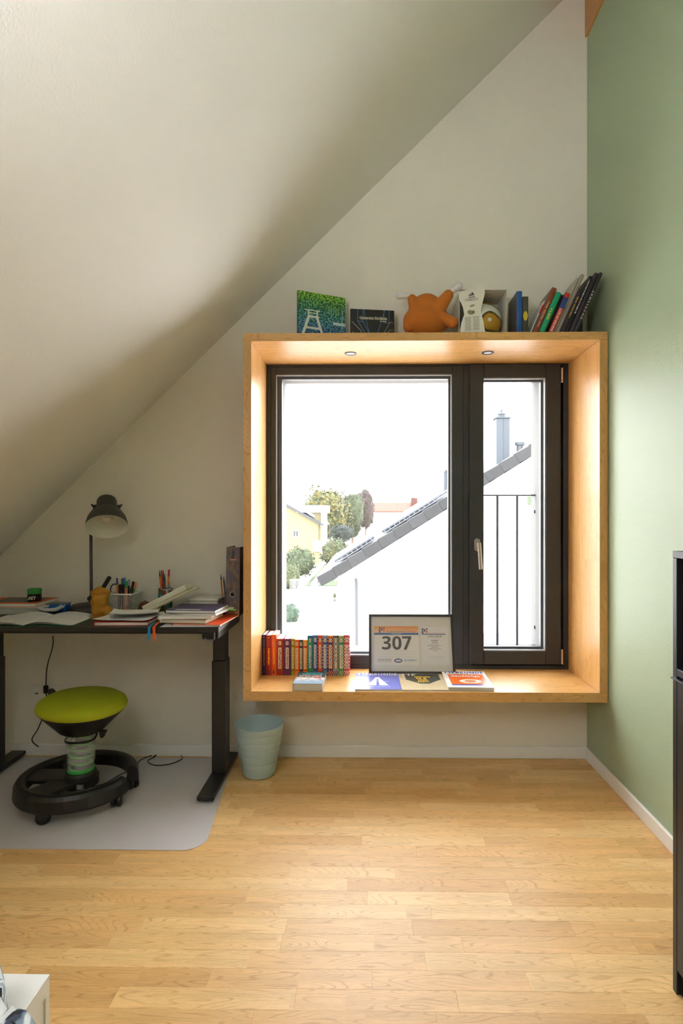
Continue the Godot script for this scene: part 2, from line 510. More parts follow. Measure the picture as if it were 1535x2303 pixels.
func windows():
	var w = frame("window_1")
	var D = 3.0
	var x0 = BX0 + BT; var x1 = BX1 - BT; var y0 = SILL; var y1 = TOPY - BT
	var xm = at(1042, 1165, D).x
	# outer frame
	var st = begin()
	var gx0 = at(620, 1165, D).x; var gx1 = at(1016, 1165, D).x
	var gy0 = at(0, 1472, D).y; var gy1 = at(0, 845, D).y
	ring_frame(st, BX0, BX1, BY0, TOPY, [x0 - BX0 + 0.022, BX1 - x1 + 0.026, y0 - BY0 + 0.020, TOPY - y1 + 0.012], ZG - 0.078, ZG - 0.0005)
	obj("outer_frame", st, frame_m, w)
	st = begin()
	ring_frame(st, x0 + 0.022, xm, y0 + 0.020, y1 - 0.012, [gx0 - x0 - 0.022, xm - gx1, gy0 - y0 - 0.02, y1 - 0.012 - gy1], ZG - 0.075, ZG - 0.001)
	obj("fixed_frame", st, frame_m, w)
	st = begin()
	ring_frame(st, gx0, gx1, gy0, gy1, [0.004, 0.004, 0.004, 0.004], ZG - 0.03, ZG - 0.006, 0.001)
	obj("glazing_seal", st, mat(rgb(196, 198, 198), 0.3, 0.6), w)
	st = begin()
	ring_frame(st, gx0 + 0.004, gx1 - 0.004, gy0 + 0.004, gy1 - 0.004, [0.024, 0.012, 0.012, 0.014], ZG - 0.06, ZG - 0.030, 0.001)
	obj("spacer_bar", st, mat(rgb(72, 76, 82), 0.4), w)
	st = begin()
	span(st, Vector3(gx0, gy0, ZG - 0.036), Vector3(gx1, gy1, ZG - 0.032))
	obj("pane", st, glass(), w)
	# opening casement
	var c = frame("window_2")
	var sx0 = at(1055, 1165, D).x; var sx1 = at(1259, 1165, D).x
	var sy0 = at(0, 1489, D).y; var sy1 = at(0, 824, D).y
	var px0 = at(1086, 1165, D).x; var px1 = at(1225, 1165, D).x
	var py0 = at(0, 1459, D).y; var py1 = at(0, 855, D).y
	st = begin()
	ring_frame(st, sx0, sx1, sy0, sy1, [px0 - sx0, sx1 - px1, py0 - sy0, sy1 - py1], ZG - 0.07, ZG + 0.014, 0.003)
	obj("sash_frame", st, frame_m, c)
	st = begin()
	span(st, Vector3(xm, y0 + 0.02, ZG - 0.075), Vector3(sx0 + 0.01, y1 - 0.012, ZG - 0.004), 0.001)
	obj("mullion", st, frame_m, c)
	st = begin()
	ring_frame(st, px0, px1, py0, py1, [0.001, 0.004, 0.004, 0.004], ZG - 0.02, ZG + 0.008, 0.0005)
	obj("glazing_seal", st, mat(rgb(196, 198, 198), 0.3, 0.6), c)
	st = begin()
	ring_frame(st, px0 + 0.001, px1 - 0.004, py0 + 0.004, py1 - 0.004, [0.002, 0.012, 0.012, 0.010], ZG - 0.05, ZG - 0.022, 0.001)
	obj("spacer_bar", st, mat(rgb(72, 76, 82), 0.4), c)
	st = begin()
	span(st, Vector3(px0, py0, ZG - 0.03), Vector3(px1, py1, ZG - 0.026))
	obj("pane", st, glass(), c)
	# handle
	var steel = mat(rgb(200, 196, 188), 0.28, 0.9)
	var hp = at(1071, 1225, D)
	st = begin()
	var pl = []
	for i in 24:
		var a = TAU * i / 24
		pl.append(Vector2(cos(a) * 0.0155, sin(a) * 0.0155 + (0.018 if sin(a) > 0 else -0.018)))
	prism(st, pl, 0.008, Transform3D(Basis(), Vector3(hp.x, hp.y, ZG + 0.018)))
	var h1 = obj("handle", st, steel, c)
	st = begin()
	tube(st, [Vector3(hp.x + 0.002, hp.y, ZG + 0.02), Vector3(hp.x + 0.002, hp.y, ZG + 0.05)], 0.009, 14)
	tube(st, [Vector3(hp.x + 0.003, hp.y + 0.012, ZG + 0.052), Vector3(hp.x + 0.012, hp.y - 0.125, ZG + 0.052)], 0.0095, 16)
	obj("lever", st, steel, h1)
	for y in [842.0, 1474.0]:
		var p = at(1262.5, y, D - 0.014)
		st = begin()
		tube(st, [p + Vector3(0, 0.033, 0.006), p + Vector3(0, -0.033, 0.006)], 0.0055, 12)
		tube(st, [p + Vector3(0, -0.035, 0.006), p + Vector3(0, -0.044, 0.006)], 0.0065, 12)
		obj("hinge", st, mat(rgb(206, 192, 170), 0.35, 0.7), c)
	# rendered reveal and lintel outside
	st = begin()
	var ro = mat(rgb(104, 104, 101), 0.9)
	var rx = at(1212, 1165, 3.1).x
	span(st, Vector3(rx, y0 - 0.1, -3.255), Vector3(x1 + 0.1, y1 + 0.1, ZG - 0.08), 0.003)
	obj("reveal", st, ro, c)
	st = begin()
	span(st, Vector3(x0 - 0.1, y0 - 0.1, -3.255), Vector3(at(634, 1165, 3.08).x, y1 + 0.1, ZG - 0.08), 0.003)
	obj("reveal", st, ro, w)
	st = begin()
	span(st, Vector3(x0 - 0.1, at(0, 852, 3.08).y, -3.225), Vector3(x1 + 0.1, y1 + 0.1, ZG - 0.08), 0.003)
	obj("lintel", st, ro, w)
	st = begin()
	span(st, Vector3(x0 - 0.1, y0 - 0.1, -3.30), Vector3(x1 + 0.1, gy0 - 0.012, ZG - 0.08), 0.003)
	obj("outer_sill", st, mat(rgb(170, 172, 174), 0.5, 0.3), w)
	# french balcony railing
	var r = thing("window_railing", "grey metal safety railing outside the narrow casement", "railing", Vector3.ZERO)
	var rm = mat(rgb(48, 54, 62), 0.5, 0.2)
	var d = 3.18
	var ry1 = at(0, 1113, d).y; var ry0 = at(0, 1449, d).y
	var rx0 = at(1045, 1165, d).x; var rx1 = at(1205, 1165, d).x
	st = begin(); span(st, Vector3(rx0, ry1 - 0.008, -d - 0.012), Vector3(rx1 + 0.006, ry1, -d + 0.012), 0.001); obj("top_rail", st, rm, r)
	st = begin(); span(st, Vector3(rx0, ry0, -d - 0.012), Vector3(rx1 + 0.006, ry0 + 0.008, -d + 0.012), 0.001); obj("bottom_rail", st, rm, r)
	for px in [1072.0, 1117.5, 1162.0]:
		st = begin()
		var x = at(px, 1165, d).x
		span(st, Vector3(x - 0.006, ry0 + 0.008, -d - 0.006), Vector3(x + 0.006, ry1 - 0.008, -d + 0.006), 0.001)
		obj("bar", st, rm, r)
	st = begin(); span(st, Vector3(rx1 - 0.006, ry0 + 0.008, -d - 0.01), Vector3(rx1 + 0.006, ry1 - 0.008, -d + 0.01), 0.001); obj("end_post", st, rm, r)
	for py in [1151.0, 1407.0]:
		st = begin()
		var y = at(0, py, d).y
		tube(st, [Vector3(rx1 - 0.014, y, -d), Vector3(rx + 0.004, y, -d)], 0.009, 12)
		obj("wall_bracket", st, rm, r)

# ---------------------------------------------------------------- outside
const GY := -2.8             # ground outside, two metres eighty below the floor

func foliage(c, r, n, leaf, cols, sd, low = -1.0):
	var g = RandomNumberGenerator.new(); g.seed = sd
	var nz = noise(sd, 0.9 / max(r.x, 0.3), 2)
	var V = PackedVector3Array(); var N = PackedVector3Array(); var C = PackedColorArray()
	while V.size() < n * 6:
		var d = Vector3(g.randfn(), g.randfn(), g.randfn()).normalized()
		if d.y < low: continue
		var k = 0.78 + 0.30 * nz.get_noise_3dv(d * r.x * 1.6) + g.randf_range(-0.22, 0.06)
		var p = c + d * r * k
		var a = Vector3(g.randfn(), g.randfn(), g.randfn()).normalized()
		var b = a.cross(d + Vector3(0.01, 0.2, 0)).normalized()
		a = b.cross((d + Vector3(g.randfn(), g.randfn(), g.randfn()) * 0.5).normalized()).normalized()
		var s = leaf * g.randf_range(0.35, 0.9)
		var col = cols[g.randi() % cols.size()]
		var q = [p - a * s, p - b * s * 0.6, p + a * s, p + b * s * 0.6]
		var fn = a.cross(b).normalized()
		if fn.y < 0: fn = -fn
		var order = [0, 1, 2, 0, 2, 3] if (q[1] - q[0]).cross(q[2] - q[0]).dot(fn) < 0 else [0, 2, 1, 0, 3, 2]
		for i in order:
			V.append(q[i]); N.append(fn); C.append(col)
	for i in 28:
		for j in 18:
			var q = []
			for k in [[0, 0], [1, 0], [1, 1], [0, 1]]:
				var u = TAU * (i + k[0]) / 28.0; var v = PI * (j + k[1]) / 18.0
				var d = Vector3(cos(u) * sin(v), cos(v), sin(u) * sin(v))
				q.append([c + d * r * (0.66 + 0.26 * nz.get_noise_3dv(d * r.x * 1.6)), d])
			for f in [[0, 1, 2], [0, 2, 3]]:
				var g2 = f
				if (q[f[1]][0] - q[f[0]][0]).cross(q[f[2]][0] - q[f[0]][0]).dot(q[f[0]][1]) > 0: g2 = [f[0], f[2], f[1]]
				for x in g2: V.append(q[x][0]); N.append(q[x][1]); C.append(cols[(i * 7 + j * 3) % cols.size()])
	var arr = []; arr.resize(Mesh.ARRAY_MAX)
	arr[Mesh.ARRAY_VERTEX] = V; arr[Mesh.ARRAY_NORMAL] = N; arr[Mesh.ARRAY_COLOR] = C
	var m = ArrayMesh.new(); m.add_surface_from_arrays(Mesh.PRIMITIVE_TRIANGLES, arr)
	return m

func leaf_mat():
	if mats.has("leaf"): return mats["leaf"]
	var m = StandardMaterial3D.new()
	m.vertex_color_use_as_albedo = true; m.roughness = 0.8; m.cull_mode = BaseMaterial3D.CULL_DISABLED
	mats["leaf"] = m
	return m

func lin(r, g, b): return rgb(r, g, b).srgb_to_linear()

# a tree or bush that fills the given pixels at the given distance
func plant(called, label, cat, px0, px1, py0, py1, d, cols, sd, trunk = true, n = 2200, group = ""):
	var a = at(px0, py0, d); var b = at(px1, py1, d)
	var base = Vector3((a.x + b.x) * 0.5, GY, -d)
	var t = thing(called, label, cat, base, Basis(), group)
	var r = Vector3((b.x - a.x) * 0.57, (a.y - b.y) * 0.56, (b.x - a.x) * 0.57)
	obj("foliage", foliage(Vector3(0, (a.y + b.y) * 0.5 - GY, 0), r, n, r.x * 0.085, cols, sd), leaf_mat(), t)
	if trunk:
		var st = begin()
		tube(st, [Vector3(0, 0, 0), Vector3(0.05, ((a.y + b.y) * 0.5 - GY) * 0.6, 0), Vector3(0, (a.y + b.y) * 0.5 - GY, 0)], 0.05 * r.x + 0.05, 8, 0.02 * r.x + 0.02)
		obj("trunk", st, mat(rgb(96, 80, 66), 0.9), t)

func outside():
	var st = begin()
	span(st, Vector3(-120, GY - 0.3, -220), Vector3(120, GY, 60))
	struct("ground", st, mat(rgb(196, 194, 190), 0.9))
	st = begin()
	var l0 = on(686, 1318, GY); var l1 = on(727, 1268, GY)
	span(st, Vector3(l0.x, GY, l1.z), Vector3(l1.x + 2.0, GY + 0.04, l0.z))
	var la = obj("lawn", st, mat(rgb(42, 56, 26), 0.9)); tag(la, "strip of bright green lawn between the bushes beyond the driveway", "lawn")
	# ---- neighbour's house: gable wall, verge tiles, roof
	var d = 11.0
	var p0 = at(715, 1303, d); var p1 = at(1200, 1000, d)
	var u = (p1 - p0); u.z = 0; u = u.normalized()
	var nrm = Vector3(-u.y, u.x, 0)
	var B = Basis(u, nrm, Vector3(0, 0, 1))
	var L = 6.9
	var h = thing("neighbour_house", "white rendered house with grey tiled roof rising right outside the window", "house", Vector3(p0.x, GY, -d))
	var o = Vector3(0, p0.y - GY, 0)
	var white = mat(rgb(238, 234, 230), 0.9)
	st = begin()
	box(st, o + u * L * 0.5 - nrm * 0.06 + Vector3(0, 0, -4.55), Vector3(L, 0.12, 8.9), 0.0, B)
	obj("roof", st, mat(rgb(176, 176, 178), 0.7), h)
	st = begin()
	box(st, o + u * (L * 0.5 + 0.15) - nrm * 0.27 + Vector3(0, 0, -0.06), Vector3(L - 0.3, 0.20, 0.05), 0.004, B)
	obj("bargeboard", st, white, h)
	st = begin()
	box(st, o + u * (L * 0.5 + 0.1) - nrm * 0.2 + Vector3(0, 0, -0.3), Vector3(L - 0.3, 0.03, 0.5), 0.0, B)
	obj("soffit", st, white, h)
	var tb = begin()
	box(tb, Vector3.ZERO, Vector3(0.355, 0.20, 0.14), 0.012)
	var tile_mesh = tb.commit()
	var tm = [mat(rgb(31, 32, 34), 0.8), mat(rgb(34, 35, 37), 0.8), mat(rgb(28, 29, 31), 0.8)]
	for i in 20:
		var tl = obj("verge_tile", tile_mesh, tm[rng.randi() % 3], h)
		tl.transform = Transform3D(B.rotated(Vector3(0, 0, 1), -0.055), o + u * (0.17 + i * 0.345) - nrm * 0.055 + Vector3(0, 0, 0.0))
	var wx0 = at(797, 1165, 11.4).x - p0.x
	st = begin()
	var top0 = o.y + wx0 * u.y / u.x - 0.32; var wx1 = u.x * L
	prism(st, [Vector2(wx0, 0), Vector2(wx1, 0), Vector2(wx1, top0 + (wx1 - wx0) * u.y / u.x), Vector2(wx0, top0)], 8.0, Transform3D(Basis(), Vector3(0, 0, -4.45)))
	obj("gable_wall", st, mat(rgb(240, 232, 228), 0.9), h)
	st = begin()
	span(st, Vector3(wx1, 0, -8.45), Vector3(wx1 + 6, top0 + (wx1 - wx0) * u.y / u.x, -0.45))
	obj("far_wall", st, mat(rgb(240, 232, 228), 0.9), h)
	st = begin()
	box(st, o + Vector3(u.x * L * 2 - u.x * L * 0.5, u.y * L * 0.5, -4.55) - Vector3(-u.y, -u.x, 0) * 0.0, Vector3(L, 0.12, 8.9), 0.0, Basis(Vector3(u.x, -u.y, 0), Vector3(u.y, u.x, 0), Vector3(0, 0, 1)))
	obj("far_roof", st, mat(rgb(176, 176, 178), 0.7), h)
	st = begin()
	tube(st, [o + Vector3(-0.07, -0.1, 0.05), o + Vector3(-0.07, -0.1, -9.0)], 0.07, 12)
	obj("gutter", st, mat(rgb(96, 100, 104), 0.4, 0.5), h)
	st = begin()
	var dp = at(799, 1285, 11.3) - h.position
	tube(st, [dp + Vector3(-0.06, 0.0, 0.2), dp + Vector3(0.0, -0.12, 0.05), dp + Vector3(0.02, -0.24, 0.0), Vector3(dp.x + 0.02, 0.0, dp.z)], 0.035, 10)
	obj("downpipe", st, mat(rgb(70, 74, 78), 0.4, 0.4), h)
	var gz = -11.45
	for q in [[1186, 1116, 1198, 1136, rgb(62, 76, 52), "window_pane"], [1186, 1139, 1198, 1226, rgb(134, 136, 138), "shutter"], [1182, 1242, 1199, 1257, rgb(82, 88, 94), "window_pane"], [1176, 1270, 1200, 1274, rgb(226, 222, 216), "window_ledge"]]:
		var a = at(q[0], q[1], 11.44) - h.position; var b = at(q[2], q[3], 11.44) - h.position
		st = begin(); span(st, Vector3(a.x, b.y, -0.46), Vector3(b.x, a.y, -0.42), 0.004)
		obj(q[5], st, mat(q[4], 0.5), h)
	var ga = at(1070, 1424, 10.6); var gb = at(1143, 1449, 10.6)
	var an = thing("garage_annex", "low white annex with pale grey door at the foot of the gable", "annex", Vector3(gb.x, GY, -10.6))
	st = begin(); span(st, Vector3(-1.6, 0, -0.8), Vector3(0, ga.y - GY, 0), 0.01); obj("body", st, mat(rgb(110, 114, 118), 0.8), an)
	st = begin(); span(st, Vector3(-1.65, ga.y - GY, -0.82), Vector3(0.12, ga.y - GY + 0.1, 0.06), 0.01); obj("flat_roof", st, white, an)
	# solar panels on the roof
	for q in [[757, 1275, 846, 1213], [864, 1197, 1012, 1106]]:
		var sa = (at(q[0], q[1], 11.9).x - p0.x) / u.x; var sb = (at(q[2], q[3], 11.9).x - p0.x) / u.x
		var a = p0 + u * sa + nrm * 0.085; a.z = -11.9
		var len = sb - sa
		var sp = thing("solar_panel", ("short" if q[0] < 800 else "long") + " dark solar collector on the grey roof, " + ("lower" if q[0] < 800 else "upper") + " on the slope", "solar panel", a, B)
		st = begin(); box(st, Vector3(len * 0.5, 0.0, -1.2), Vector3(len, 0.03, 2.4), 0.004); obj("glass", st, mat(rgb(34, 40, 50), 0.2), sp)
		st = begin()
		for y in [0.03, -0.04]: box(st, Vector3(len * 0.5, y, 0.01), Vector3(len, 0.025, 0.03), 0.004)
		for i in int(len / 0.12): box(st, Vector3(0.06 + i * 0.12, -0.005, 0.01), Vector3(0.025, 0.06, 0.02))
		obj("rail", st, mat(rgb(84, 88, 94), 0.4, 0.5), sp)
	# chimneys
	for q in [[1112.0, 1142.0, 943.0, 1052.0, 12.4, "tall pale metal-clad chimney with a capped flue on the grey roof"], [997.0, 1009.0, 1062.0, 1112.0, 15.0, "slim pale metal chimney farther back on the grey roof"]]:
		var a = at(q[0], q[2], q[4]); var b = at(q[1], q[3], q[4])
		var w = b.x - a.x
		var at0 = Vector3((a.x + b.x) * 0.5, b.y - 0.1, -q[4]) - h.position
		var hh = a.y - b.y + 0.1
		var cm = mat(rgb(50, 57, 64), 0.5, 0.1)
		st = begin(); span(st, Vector3(-w * 0.5, -0.2, -w * 0.5), Vector3(w * 0.5, hh, w * 0.5), 0.006); var c = obj("chimney", st, cm, h); c.position = at0; c.set_meta("label", q[5])
		st = begin(); span(st, Vector3(0.03 * w, 0, w * 0.5), Vector3(0.07 * w, hh, w * 0.5 + 0.01)); obj("seam", st, cm, c)
		st = begin(); prism(st, [Vector2(-w * 0.62, hh), Vector2(w * 0.62, hh), Vector2(w * 0.5, hh + w * 0.1), Vector2(-w * 0.5, hh + w * 0.1)], w * 1.2); obj("cap", st, cm, c)
		st = begin(); lathe(st, [[w * 0.27, hh + w * 0.1], [w * 0.27, hh + w * 0.36], [w * 0.36, hh + w * 0.36], [w * 0.1, hh + w * 0.5], [w * 0.08, hh + w * 0.75], [0, hh + w * 0.75]], 16); obj("flue", st, cm, c)
	st = begin(); lathe(st, [[0.075, -0.25], [0.075, 0.17], [0.11, 0.18], [0.11, 0.24], [0, 0.27]], 14); var v = obj("vent_pipe", st, mat(rgb(56, 62, 68), 0.5, 0.1), h); v.position = at(1168, 1020, 12.4) - h.position
	# ---- trees and bushes
	var yel = [lin(91, 83, 37), lin(83, 77, 35), lin(71, 72, 33), lin(96, 86, 43)]
	var grn = [lin(48, 57, 35), lin(57, 62, 38), lin(40, 50, 31), lin(61, 66, 43)]
	var red = [lin(56, 40, 42), lin(48, 37, 38), lin(61, 46, 44), lin(52, 48, 38)]
	var hed = [lin(43, 58, 33), lin(54, 66, 38), lin(35, 49, 27), lin(61, 71, 44)]
	plant("autumn_tree", "large tree with yellow autumn crown behind the pale yellow house", "tree", 676, 792, 1088, 1226, 70.0, yel + grn, 21, true, 3600)
	plant("leafy_tree", "grey-green leafy tree between the yellow and the reddish tree", "tree", 762, 822, 1096, 1216, 74.0, grn, 22, true, 2400)
	plant("copper_tree", "reddish brown tree beside the tiled orange roof", "tree", 796, 846, 1092, 1200, 78.0, red + [lin(48, 50, 38)], 23, true, 2000)
	plant("dark_bush", "dark green bush under the large yellow tree", "bush", 738, 800, 1176, 1222, 62.0, [lin(31, 40, 35), lin(37, 46, 37), lin(26, 36, 29)], 24, false, 1500)
	plant("round_bush", "broad orange-tinged green bush at the end of the lawn", "bush", 716, 792, 1206, 1282, 38.0, hed + [lin(78, 68, 38), lin(66, 61, 37)], 25, false, 2400)
	plant("pale_hedge", "pale green hedge below the yellow house", "bush", 634, 712, 1226, 1302, 37.0, hed + [lin(66, 73, 57)], 26, false, 2200)
	plant("flowering_bush", "loose yellowish bush behind the white garden gate", "bush", 630, 680, 1262, 1338, 32.0, hed + [lin(83, 80, 52), lin(75, 78, 52)], 27, false, 1600)
	plant("low_shrub", "low blue-green shrub at the pale screen wall by the driveway", "bush", 622, 678, 1352, 1418, 22.0, [lin(48, 68, 52), lin(61, 78, 61), lin(40, 60, 44)], 28, false, 1400)
	# ---- pale yellow house
	d = 48.0
	var y0 = at(600, 1240, d); var y1 = at(716, 1178, d)
	var ye = thing("yellow_house", "pale yellow house with grey roof and a balcony behind the hedge", "house", Vector3(y1.x, GY, -d))
	var yw = mat(rgb(112, 106, 78), 0.9)
	st = begin(); var ex = y1.x - at(560, 1140, d).x; var ey = y1.y - GY
	prism(st, [Vector2(-ex, 0), Vector2(0, 0), Vector2(0, ey), Vector2(-ex, ey + ex * 0.55)], 8.0, Transform3D(Basis(), Vector3(0, 0, -4.0))); obj("wall", st, yw, ye)
	st = begin(); var rv = Vector3(-1, 0.55, 0).normalized()
	box(st, Vector3(0.25, ey - 0.02, -3.9) + rv * (ex * 0.57), Vector3(ex * 1.2, 0.16, 8.6), 0.0, Basis(-rv, Vector3(0.55, 1, 0).normalized(), Vector3(0, 0, 1))); obj("roof", st, mat(rgb(50, 54, 62), 0.7), ye)
	var wa = at(658, 1192, d) - ye.position; var wb = at(672, 1208, d) - ye.position
	st = begin(); ring_frame(st, wa.x, wb.x, wb.y, wa.y, [0.07, 0.07, 0.07, 0.07], 0.0, 0.06, 0.0); span(st, Vector3((wa.x + wb.x) * 0.5 - 0.03, wb.y, 0.0), Vector3((wa.x + wb.x) * 0.5 + 0.03, wa.y, 0.06)); obj("window_frame", st, white, ye)
	st = begin(); span(st, Vector3(wa.x + 0.07, wb.y + 0.07, 0.0), Vector3(wb.x - 0.07, wa.y - 0.07, 0.02)); obj("window_pane", st, mat(rgb(20, 26, 34), 0.3), ye)
	var ba = at(704, 1216, d) - ye.position; var bb = at(735, 1240, d) - ye.position
	st = begin(); span(st, Vector3(ba.x, bb.y, -3.0), Vector3(bb.x, ba.y, 0.3), 0.01); obj("balcony", st, white, ye)
	st = begin(); var q0 = at(722, 1150, d) - ye.position; var q1 = at(735, 1216, d) - ye.position
	span(st, Vector3(q0.x, ba.y, -3.0), Vector3(q0.x + 0.14, q0.y, 0.3), 0.01); span(st, Vector3(q1.x - 0.1, ba.y, -0.2), Vector3(q1.x, q0.y, 0.2), 0.01); obj("balcony_post", st, white, ye)
	st = begin(); span(st, Vector3(at(668, 1142, d).x - ye.position.x, q0.y - 0.1, -3.0), Vector3(q1.x + 0.05, q0.y + 0.5, 0.35), 0.02); obj("dormer", st, mat(rgb(226, 228, 232), 0.8), ye)
	st = begin(); span(st, Vector3(ba.x + 0.1, ba.y, -0.6), Vector3(q0.x, q0.y, -0.1)); obj("balcony_niche", st, yw, ye)
	# ---- far house with orange tiles
	d = 92.0
	var oa = at(838, 1150, d); var ob = at(990, 1205, d)
	var oh = thing("orange_roofed_house", "far cream house with an orange tiled roof and brick chimney", "house", Vector3(oa.x, GY, -d))
	st = begin(); span(st, Vector3(0.4, 0, -6), Vector3(ob.x - oa.x, oa.y - GY, 0)); obj("wall", st, mat(rgb(236, 222, 200), 0.9), oh)
	st = begin(); var rr = at(838, 1131, d).y - oa.y
	box(st, Vector3((ob.x - oa.x) * 0.5, oa.y - GY + rr * 0.5, -1.6), Vector3(ob.x - oa.x + 0.6, 0.15, 4.6), 0.0, Basis(Vector3.RIGHT, atan2(rr, 3.8))); obj("roof", st, mat(rgb(86, 50, 34), 0.8), oh)
	st = begin()
	for i in 26: box(st, Vector3(-0.2 + i * 0.44, oa.y - GY + rr * 0.5 + 0.1, -1.6), Vector3(0.14, 0.1, 4.6), 0.02, Basis(Vector3.RIGHT, atan2(rr, 3.8)))
	obj("tile_ridges", st, mat(rgb(92, 56, 40), 0.8), oh)
	var ca = at(928, 1118, d - 2) - oh.position; var cb = at(943, 1140, d - 2) - oh.position
	st = begin(); span(st, Vector3(ca.x, cb.y - 0.8, -2.6), Vector3(cb.x, ca.y, -1.6), 0.02); obj("chimney", st, mat(rgb(70, 40, 34), 0.9), oh)
	st = begin(); tube(st, [Vector3((ca.x + cb.x) * 0.5 - 0.1, ca.y, -2.1), Vector3((ca.x + cb.x) * 0.5 - 0.1, ca.y + 1.5, -2.1)], 0.24, 10); obj("chimney_pipe", st, mat(rgb(90, 92, 96), 0.5), oh)
	# ---- garden gate, screen wall, potted conifer
	d = 30.0
	var g0 = at(652, 1303, d); var g1 = at(671, 1335, d)
	var gt = thing("garden_gate", "white barred garden gate beside the driveway", "gate", Vector3(g0.x, GY, -d))
	var gw = g1.x - g0.x; var gh = g0.y - GY
	for y in [0.1, gh - 0.04]:
		st = begin(); span(st, Vector3(0, y, -0.02), Vector3(gw, y + 0.04, 0.02)); obj("rail", st, white, gt)
	for i in 7:
		st = begin(); span(st, Vector3(i * gw / 6.0 - 0.012, 0.02, -0.012), Vector3(i * gw / 6.0 + 0.012, gh, 0.012)); obj("bar", st, white, gt)
	st = begin(); span(st, Vector3(gw + 0.05, 0, -0.2), Vector3(gw + 0.32, gh + 0.05, 0.1), 0.01); obj("pillar", st, white, gt)
	d = 24.0
	var s0 = at(622, 1345, d); var s1 = at(673, 1375, d)
	var sw = thing("screen_wall", "pale blue-grey screen wall at the edge of the driveway", "wall", Vector3(s0.x, GY, -d))
	st = begin(); span(st, Vector3(0, 0, -0.1), Vector3(s1.x - s0.x, s0.y - GY, 0.1), 0.01); obj("panel", st, mat(rgb(98, 108, 112), 0.7), sw)
	st = begin(); span(st, Vector3(-0.02, s0.y - GY, -0.14), Vector3(s1.x - s0.x + 0.03, s0.y - GY + 0.05, 0.14), 0.01); obj("coping", st, white, sw)
	var pp = on(752, 1353, GY)
	var pc = thing("potted_conifer", "small clipped conifer in a grey pot on the driveway", "potted plant", pp)
	var ph = (1353 - 1331) * -pp.z / F
	st = begin(); lathe(st, [[0, 0], [ph * 0.11, 0], [ph * 0.15, ph * 0.25], [ph * 0.12, ph * 0.25], [0, ph * 0.23]], 16); obj("pot", st, mat(rgb(60, 64, 68), 0.7), pc)
	obj("foliage", foliage(Vector3(0, ph * 0.62, 0), Vector3(ph * 0.2, ph * 0.4, ph * 0.2), 500, ph * 0.05, hed + [lin(80, 71, 34)], 31), leaf_mat(), pc)

# ---------------------------------------------------------------- desk
func desk():
	var black = mat(rgb(34, 32, 31), 0.42)
	var steel = mat(rgb(30, 29, 28), 0.38)
	var t = thing("standing_desk", "black height-adjustable desk standing against the gable wall", "desk", Vector3(0, 0, 0))
	var zf = on(491, 1412, DESK).z; var x1 = on(491, 1412, DESK).x
	var x0 = x1 - 1.2; var zb = ZW + 0.02
	var st = begin(); span(st, Vector3(x0, DESK - 0.02, zb), Vector3(x1, DESK, zf), 0.0015); obj("tabletop", st, black, t)
	var c0 = at(484, 1600, 2.65).x + 0.031; var c1 = x0 + (x1 - c0)
	var zc = -2.63
	st = begin(); span(st, Vector3(c1, 0.68, zc - 0.09), Vector3(c0, DESK - 0.0205, zc + 0.10), 0.003); obj("crossbeam", st, steel, t)
	for cx in [c0, c1]:
		st = begin(); span(st, Vector3(cx - 0.036, 0.012, ZW + 0.02), Vector3(cx + 0.036, 0.030, -2.37), 0.003); obj("foot", st, steel, t)
		for z in [ZW + 0.06, -2.41]:
			st = begin(); lathe(st, [[0, 0], [0.022, 0], [0.022, 0.012]], 16, Transform3D(Basis(), Vector3(cx, 0.0025, z))); obj("levelling_pad", st, mat(rgb(22, 22, 22), 0.7), t)
		st = begin(); span(st, Vector3(cx - 0.031, 0.030, zc - 0.045), Vector3(cx + 0.031, 0.545, zc + 0.045), 0.003); obj("lower_column", st, steel, t)
		st = begin(); span(st, Vector3(cx - 0.027, 0.545, zc - 0.04), Vector3(cx + 0.027, DESK - 0.021, zc + 0.04), 0.003); obj("upper_column", st, steel, t)
		st = begin(); span(st, Vector3(cx - 0.02, DESK - 0.06, zb + 0.03), Vector3(cx + 0.05, DESK - 0.0205, zf - 0.05), 0.004); obj("side_bracket", st, steel, t)
	st = begin()
	var hx = at(468, 1430, 2.40).x
	tube(st, [Vector3(hx + 0.034, DESK - 0.02, zf - 0.03), Vector3(hx + 0.034, DESK - 0.052, zf - 0.03), Vector3(hx + 0.024, DESK - 0.060, zf - 0.03), Vector3(hx + 0.004, DESK - 0.058, zf - 0.03), Vector3(hx - 0.006, DESK - 0.05, zf - 0.03)], 0.0035, 8)
	obj("hook", st, mat(rgb(120, 128, 138), 0.35, 0.6), t)

